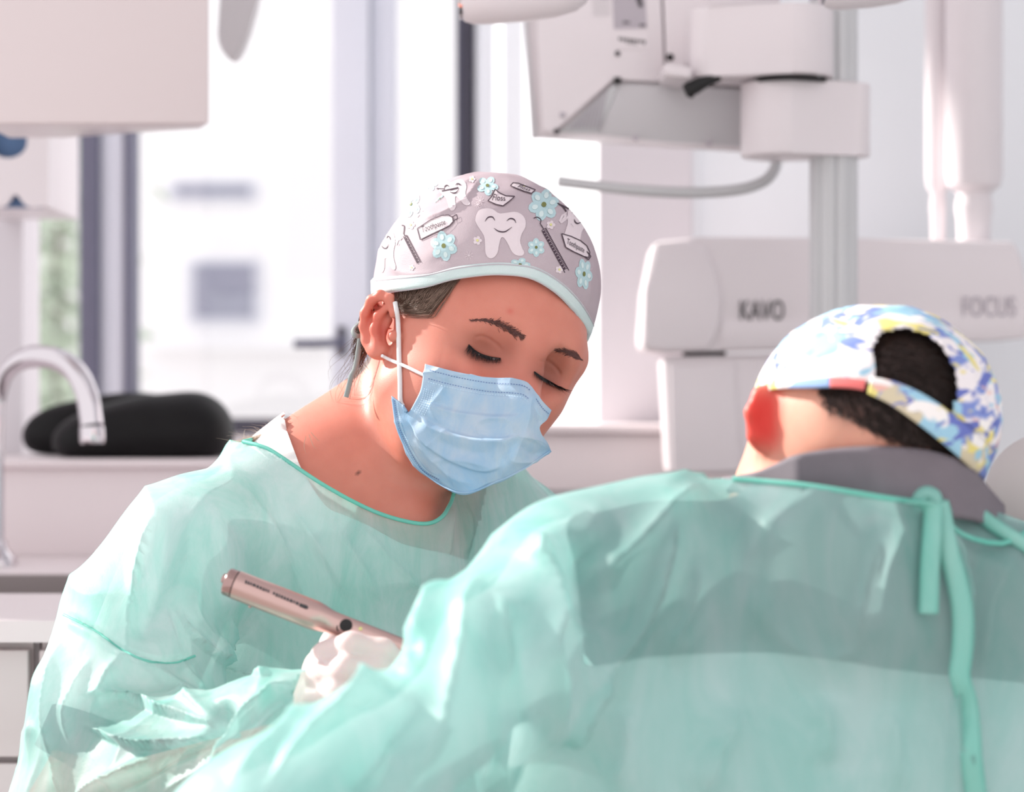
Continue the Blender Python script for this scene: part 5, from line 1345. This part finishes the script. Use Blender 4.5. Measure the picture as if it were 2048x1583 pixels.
def m_gown_sdf(p):
    d = ell(p, PX(1760, 1520, 1.61), (.25, .135, .176))
    d = smin(d, chain(p, [PX(1560, 1090, 1.53), PX(1400, 1104, 1.52), PX(1290, 1112, 1.51), PX(1140, 1158, 1.50)], [.038, .037, .037, .043], .03), .05)
    d = smin(d, chain(p, [PX(1800, 1118, 1.54), PX(2000, 1140, 1.54), PX(2280, 1200, 1.55)], [.035, .036, .055], .03), .05)
    d = smin(d, chain(p, [PX(1140, 1158, 1.50), PX(990, 1318, 1.445), PX(905, 1440, 1.405), PX(752, 1562, 1.38), PX(558, 1712, 1.36), PX(470, 1800, 1.35)], [.043, .047, .041, .047, .060, .062], .02), .03)
    d = smin(d, ell(p, PX(1300, 1600, 1.53), (.10, .09, .16)), .07)
    d = smin(d, chain(p, [PX(2280, 1200, 1.55), PX(2420, 1700, 1.5)], [.055, .06], .03), .04)
    d = smin(d, ell(p, PX(1740, 1900, 1.62), (.2, .14, .22)), .08)
    return smin(d, cone(p, PX(1672, 1080, 1.535), PX(1680, 1200, 1.54), .075, .08), .03)
M_LINE = [(1418, 957), (1440, 956), (1500, 962), (1580, 968), (1650, 977), (1750, 992), (1840, 1004), (1950, 1012), (2060, 1046), (2140, 1080)]
M_STROKES = [
    ([(1410, 962), (1337, 1032), (1259, 1105), (1169, 1172)], 26, 6, 's', .25), ([(1365, 1020), (1326, 1144), (1280, 1250), (1152, 1402)], 24, 7, 's', .25),
    ([(1399, 1100), (1376, 1234), (1320, 1330)], 26, 5, 's', .3), ([(1068, 1049), (1096, 1144), (1107, 1234), (1085, 1330), (1096, 1560)], 26, 9, 's', .2),
    ([(1180, 1060), (1150, 1150), (1180, 1280)], 30, -6, 'r', .3), ([(1000, 1180), (1006, 1300), (990, 1420)], 26, 6, 's', .3),
    ([(1214, 1335), (1152, 1413), (1113, 1490)], 18, 8, 'p', .25), ([(1488, 1400), (1432, 1508), (1404, 1600)], 30, 6, 's', .3), ([(1640, 1380), (1657, 1536)], 26, 5, 's', .3),
    ([(1560, 1000), (1540, 1140), (1500, 1300)], 34, 3, 'r', .3), ([(1790, 1010), (1740, 1150), (1720, 1300)], 26, 4, 's', .3),
    ([(1880, 1020), (1920, 1200), (1915, 1400), (1940, 1600)], 20, 7, 'p', .15), ([(2048, 1080), (1980, 1200), (1960, 1360)], 26, 4, 's', .3),
    ([(900, 1150), (860, 1260), (800, 1360)], 24, 7, 's', .3), ([(960, 1120), (930, 1280), (890, 1420), (820, 1560)], 26, 7, 's', .25),
    ([(760, 1310), (720, 1400), (620, 1500), (520, 1600)], 22, 7, 's', .25), ([(640, 1400), (560, 1490), (450, 1570)], 20, 5, 's', .3), ([(860, 1400), (760, 1500), (700, 1600)], 24, -6, 'r', .3),
    ([(740, 1330), (800, 1300), (860, 1320)], 16, -5, 'r', .3), ([(1040, 1420), (1000, 1520), (1010, 1600)], 24, 6, 's', .3), ([(1240, 1400), (1260, 1500), (1230, 1600)], 26, 5, 's', .3), ([(1780, 1400), (1800, 1600)], 26, 4, 's', .3)]
def man():
    # head and neck
    V, Q = surface(m_head_sdf, (.06, 1.40, .80), (.36, 1.76, 1.26), .003); V = snap(m_head_sdf, V, 1)
    N = normals(V, Q)
    if (N * grad(m_head_sdf, V)).sum() < 0: Q = Q[:, ::-1]
    body = from_np('body', V, Q, 'skin', mroot)
    pp = to_px(V); c = np.tile(np.array(lin((232, 172, 150))[:3]), (len(V), 1))
    ear = np.exp(-((pp[:, 0] - 1522) / 44) ** 4 - ((pp[:, 1] - 835) / 72) ** 4)[:, None] * (V[:, 1] < 1.556)[:, None]; c = c * (1 - ear * .95) + np.array(lin((228, 40, 30))[:3]) * ear * .95  # sunlight glowing red through the ear, painted into the tint
    hz = in_poly(pp, [(1600, 740), (1640, 785), (1655, 815), (1700, 838), (1740, 862), (1790, 884), (1900, 910), (2010, 960), (2010, 600), (1600, 600)]) 
    hc = np.array(lin((58, 40, 36))[:3]); k = hz.astype(float)[:, None]; c = c * (1 - k) + hc * k
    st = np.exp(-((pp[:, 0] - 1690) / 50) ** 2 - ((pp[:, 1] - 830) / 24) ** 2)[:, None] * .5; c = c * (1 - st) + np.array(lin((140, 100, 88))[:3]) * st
    face_colour(body, c)
    rng = np.random.default_rng(9); items = []
    for poly, n in (([(1745, 690), (1770, 655), (1850, 660), (1900, 700), (1918, 770), (1905, 820), (1745, 750)], 1500), ([(1635, 778), (1740, 772), (1905, 890), (1890, 905), (1780, 884), (1700, 840), (1645, 812)], 1200)):
        q = np.array(poly, float); lo, hi = q.min(0), q.max(0); pts = rng.uniform(lo, hi, (n * 2, 2)); pts = pts[in_poly(pts, poly)][:n]
        dd, _ = ray_hit(m_head_sdf, pts[:, 0], pts[:, 1], 1.4, 1.7, 50); B = np.stack([PX(x, y, d) for (x, y), d in zip(pts, dd)]); G = grad(m_head_sdf, B)
        for b, g in zip(B, G):
            dv = g * .5 + np.array([.5, 0, -.6]) + rng.normal(0, .25, 3); dv /= np.linalg.norm(dv); l = rng.uniform(.003, .008)
            items.append((np.stack([b, b + dv * l * .5 + g * .0006, b + dv * l]), .00022))
    hairs('short_hair', items, 'hair_dark', body)
    # cap
    V, Q = surface(m_cap_sdf, MC - .105, MC + .105, .003); N = normals(V, Q)
    if (N * (V - MC)).sum() < 0: Q = Q[:, ::-1]; N = -N
    V = V + N * (noise_np(V * 20, 21) * .0014 + (1 - np.abs(noise_np(V * 26, 22))) ** 5 * .0016)[:, None]
    V = fold(V, N, [([(1500, 770), (1560, 700), (1640, 640), (1740, 610)], 14, 1.5, 's', .3), ([(1600, 765), (1660, 700), (1745, 680)], 12, 1.6, 's', .3), ([(1920, 700), (1960, 790), (1985, 880)], 12, 1.6, 's', .3), ([(1640, 772), (1700, 735), (1745, 745)], 10, 1.4, 's', .3)])
    pp = to_px(V)
    OPEN = [(1748, 690), (1768, 663), (1810, 655), (1852, 666), (1890, 700), (1912, 745), (1915, 782), (1902, 815), (1860, 797), (1800, 768), (1752, 748)]
    BR = [(1470, 812), (1500, 797), (1530, 783), (1562, 776), (1640, 773), (1720, 768), (1752, 758), (1800, 772), (1860, 800), (1905, 830), (1990, 905), (2040, 950)]
    kill = in_poly(pp, OPEN) & (V[:, 1] < MC[1]); kill |= in_poly(pp, BR + [(2040, 1200), (1470, 1200)])
    V, Q = cut(V, Q, kill, BR, 16)
    cap = from_np('cap', V, Q, 'cap_fish', mroot); so = cap.modifiers.new('thickness', 'SOLIDIFY'); so.thickness = .0012; so.offset = -1
    # strap below the opening and coloured band at the brim
    def strip(nm, up, lw, m, off, n=60, nv=7):
        a = cr(up, n); b = cr(lw, n); rows = []
        for t in np.linspace(0, 1, nv):
            q = a * (1 - t) + b * t; dd, mn = ray_hit(lambda p: m_cap_sdf(p) - off, q[:, 0], q[:, 1], 1.4, 1.72, 60)
            for _ in range(8): dd[1:-1] = (dd[:-2] + dd[1:-1] * 2 + dd[2:]) / 4
            rows.append(np.stack([PX(x, y, d) for (x, y), d in zip(q, dd)]))
        V = np.concatenate(rows); Q = np.array([(i * n + j, i * n + j + 1, (i + 1) * n + j + 1, (i + 1) * n + j) for i in range(nv - 1) for j in range(n - 1)])
        N = normals(V, Q)
        if (N * (V - MC)).sum() < 0: Q = Q[:, ::-1]; N = -N
        V = V + N * (noise_np(V * 40, 3) * .0008)[:, None]
        o = from_np(nm, V, Q, m, cap); so = o.modifiers.new('thickness', 'SOLIDIFY'); so.thickness = .0012; so.offset = -1
    strip('strap', [(1742, 752), (1800, 766), (1860, 796), (1905, 828), (1955, 870), (1992, 905)], [(1735, 786), (1780, 808), (1840, 850), (1890, 890), (1935, 930), (1968, 962)], 'cap_fish_band', .0022)
    mat('cap_pink', (236, 120, 118), .8, var=.1, scale=80); mat('cap_sky', (150, 180, 226), .8, var=.15, scale=60)
    strip('brim_patch', [(1662, 754), (1700, 756), (1732, 760)], [(1660, 774), (1700, 776), (1728, 780)], 'cap_pink', .002, 24, 4)
    strip('brim_patch', [(1590, 762), (1625, 757), (1660, 754)], [(1575, 775), (1620, 775), (1660, 774)], 'cap_sky', .002, 24, 4)
    # gown
    V, Q = surface(m_gown_sdf, (-.30, 1.26, .74), (.50, 1.80, 1.17), .0055); V, Q = quad_split(smooth_mesh(V, Q, 1), Q); V = smooth_mesh(V, Q, 2); N = normals(V, Q)
    if (N * grad(m_gown_sdf, V)).sum() < 0: Q = Q[:, ::-1]; N = -N
    V = rumple(V, N, 13, [(8, .003), (20, .0012)]); N = normals(V, Q); V = fold(V, N, [(a, b * 1.15, c * 2.3, *r) for a, b, c, *r in M_STROKES])
    pp = to_px(V)
    kill = in_poly(pp, M_LINE + [(2140, 600), (1418, 600)]) | (V[:, 2] < .75)
    V, Q = cut(V, Q, kill, M_LINE, 18)
    g = from_np('gown', V, Q, 'gown_teal', mroot); bv = bvh_of(g, V, Q, (1380, 920, 2160, 1640))
    hp = on_surface(bv, [tuple(q) for q in cr([(1468, 959)] + M_LINE[2:], 60)], .001, 1.52); arr = np.array([tuple(h) for h in hp])
    for _ in range(4): arr[1:-1] = (arr[:-2] + arr[1:-1] * 2 + arr[2:]) / 4
    tube('neck_hem', [Vector(a) for a in arr], .0016, 'gown_hem', g, 8)
    def ribbon(pts, wd, lift, nm='tie'):
        L = cr(pts, 50); c3 = on_surface(bv, [tuple(q) for q in L], lift, 1.48); a = np.array([tuple(q) for q in c3])
        for _ in range(6): a[1:-1] = (a[:-2] + a[1:-1] * 2 + a[2:]) / 4
        t = np.gradient(L, axis=0); t /= np.linalg.norm(t, axis=1, keepdims=True); s = np.stack([-t[:, 1], np.zeros(len(t)), -t[:, 0]], 1) * (wd / FPX * 1.48 / 2)
        dz = np.array([0, -.0018, 0]); rows = [a - s, a - s * .5 + dz, a + dz * 1.3, a + s * .5 + dz, a + s]; V = np.concatenate(rows); n = len(a)
        Q = [(i * n + j, i * n + j + 1, (i + 1) * n + j + 1, (i + 1) * n + j) for i in range(4) for j in range(n - 1)]
        o = from_np(nm, V, Q, 'gown_tie', g); so = o.modifiers.new('thickness', 'SOLIDIFY'); so.thickness = .001
    ribbon([(1850, 1000), (1852, 1050), (1848, 1130), (1846, 1226)], 36, .006)
    ribbon([(1868, 1008), (1890, 1090), (1925, 1200), (1930, 1300), (1925, 1400), (1948, 1600)], 40, .004)
    ribbon([(1860, 1008), (1930, 1024), (1990, 1062), (2070, 1112)], 26, .004)
    tube('tie_knot', [Vector(PX(x, y, 1.482)) for x, y in cr([(1848, 1018), (1838, 1000), (1850, 988), (1866, 994), (1866, 1014)], 24)], .0055, 'gown_tie', g, 10)
    # what shows through: grey shirt above, pale layer below
    fi = lambda p: m_gown_sdf(p) + .014
    V, Q = surface(fi, (-.30, 1.26, .74), (.50, 1.80, 1.15), .006); N = normals(V, Q)
    if (N * grad(fi, V)).sum() < 0: Q = Q[:, ::-1]
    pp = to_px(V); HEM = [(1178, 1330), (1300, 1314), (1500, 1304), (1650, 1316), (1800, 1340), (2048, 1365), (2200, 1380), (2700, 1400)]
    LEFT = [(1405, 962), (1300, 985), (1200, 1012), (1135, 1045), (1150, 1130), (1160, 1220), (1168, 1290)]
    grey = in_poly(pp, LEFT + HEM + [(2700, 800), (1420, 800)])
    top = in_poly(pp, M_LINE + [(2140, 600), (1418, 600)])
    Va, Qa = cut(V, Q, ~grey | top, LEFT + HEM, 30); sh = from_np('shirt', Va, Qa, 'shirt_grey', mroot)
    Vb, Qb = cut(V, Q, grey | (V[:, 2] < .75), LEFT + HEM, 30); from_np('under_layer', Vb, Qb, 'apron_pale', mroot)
    # collar of the grey shirt
    up = [(1452, 962), (1500, 948), (1560, 926), (1605, 906), (1700, 893), (1800, 893), (1880, 906), (1935, 938), (1970, 978), (2000, 1012)]
    lw = [(1452, 985), (1500, 990), (1560, 994), (1605, 998), (1700, 1008), (1800, 1022), (1880, 1032), (1935, 1040), (1970, 1050), (2000, 1062)]
    a = cr(up, 80); b = cr(lw, 80); rows = []
    du = np.interp(a[:, 0], [1450, 1520, 1600, 1750, 1900, 2000], [1.60, 1.54, 1.50, 1.477, 1.485, 1.53]); dl = np.interp(b[:, 0], [1450, 1600, 1750, 1900, 2000], [1.58, 1.505, 1.485, 1.485, 1.52])
    for t in np.linspace(0, 1, 9):
        q = a * (1 - t) + b * t; d = du * (1 - t) + dl * t; rows.append(np.stack([PX(x, y, e) for (x, y), e in zip(q, d)]))
    V = np.concatenate(rows); n = 80; Q = np.array([(i * n + j, i * n + j + 1, (i + 1) * n + j + 1, (i + 1) * n + j) for i in range(8) for j in range(n - 1)])
    V = V + normals(V, Q) * (noise_np(V * 40, 8) * .0012)[:, None]
    o = from_np('collar', V, Q, 'collar_grey', sh); so = o.modifiers.new('thickness', 'SOLIDIFY'); so.thickness = .004; so.offset = -1; o.data.update()
man()
seat_and_legs(mroot, PX(1740, 1500, 1.62)[0], 1.62, math.pi - .4, 'trousers', 'trouser_white', .50)
stool(PX(1740, 1500, 1.62)[0], 1.60, .51, 'black round stool on castors under the man in the teal gown')
# ---------------------------------------------------------------- soft things in the background
def soft():
    zl = Z(918, 3.02)
    def blob(name, f, lo, hi, h, m, parent=None):
        V, Q = surface(f, lo, hi, h); N = normals(V, Q)
        if (N * grad(f, V)).sum() < 0: Q = Q[:, ::-1]
        return from_np(name, V, Q, m, parent)
    def c1(p):
        d = ell(p, PX(318, 868, 3.12), (.088, .06, .052)); d = smin(d, ell(p, PX(395, 862, 3.12), (.042, .055, .046)), .03); d = smin(d, ell(p, PX(180, 885, 3.11), (.048, .05, .036)), .04)
        return smax(d, -(p[:, 2] - zl - .0005), .012)
    def c2(p):
        d = ell(p, PX(230, 846, 3.235), (.10, .035, .040), rot_axes((1, 0, .12))); d = smin(d, ell(p, PX(120, 872, 3.235), (.05, .035, .034)), .03)
        return smax(d, -(p[:, 2] - zl - .0005), .012)
    r = blob('cushion', c1, PX(90, 940, 3.04) - np.array([.02, 0, .02]), PX(480, 770, 3.2) + np.array([.02, .02, .02]), .004, 'black_leather')
    tag(r, 'black padded leather cushion lying on the white ledge behind the tap', 'cushion', 'black padded cushions')
    r = blob('cushion', c2, PX(30, 940, 3.19) - np.array([.02, 0, .02]), PX(400, 770, 3.28) + np.array([.02, .01, .02]), .004, 'black_leather')
    tag(r, 'flatter black cushion half hidden behind the big black one', 'cushion', 'black padded cushions')
    mat('chair_grey', (196, 188, 188), .5, var=.03)
    ch = empty('treatment_chair', (.62, 2.35, 0), 'beige-grey rounded headrest of a treatment chair at the right edge behind the man', 'chair')
    blob('headrest', lambda p: ell(p, PX(2098, 990, 2.12), (.056, .05, .055)), PX(2098, 990, 2.12) - .07, PX(2098, 990, 2.12) + .07, .004, 'chair_grey', ch)
    c = PX(2098, 990, 2.12)
    tube('neck_rod', [Vector(c) + Vector((0, .02, -.04)), Vector(c) + Vector((.02, .1, -.16))], .012, 'chrome', ch)
    blob('backrest', lambda p: ell(p, c + np.array([.06, .18, -.34]), (.13, .05, .22)), c + np.array([-.1, .1, -.6]), c + np.array([.22, .28, -.1]), .01, 'chair_grey', ch)
    lathe('base', [(.15, 0), (.15, .03), (.1, .06), (.08, .45)], 'white_plastic', ch, 32, (c[0] + .16, c[1] + .3, 0))
soft()
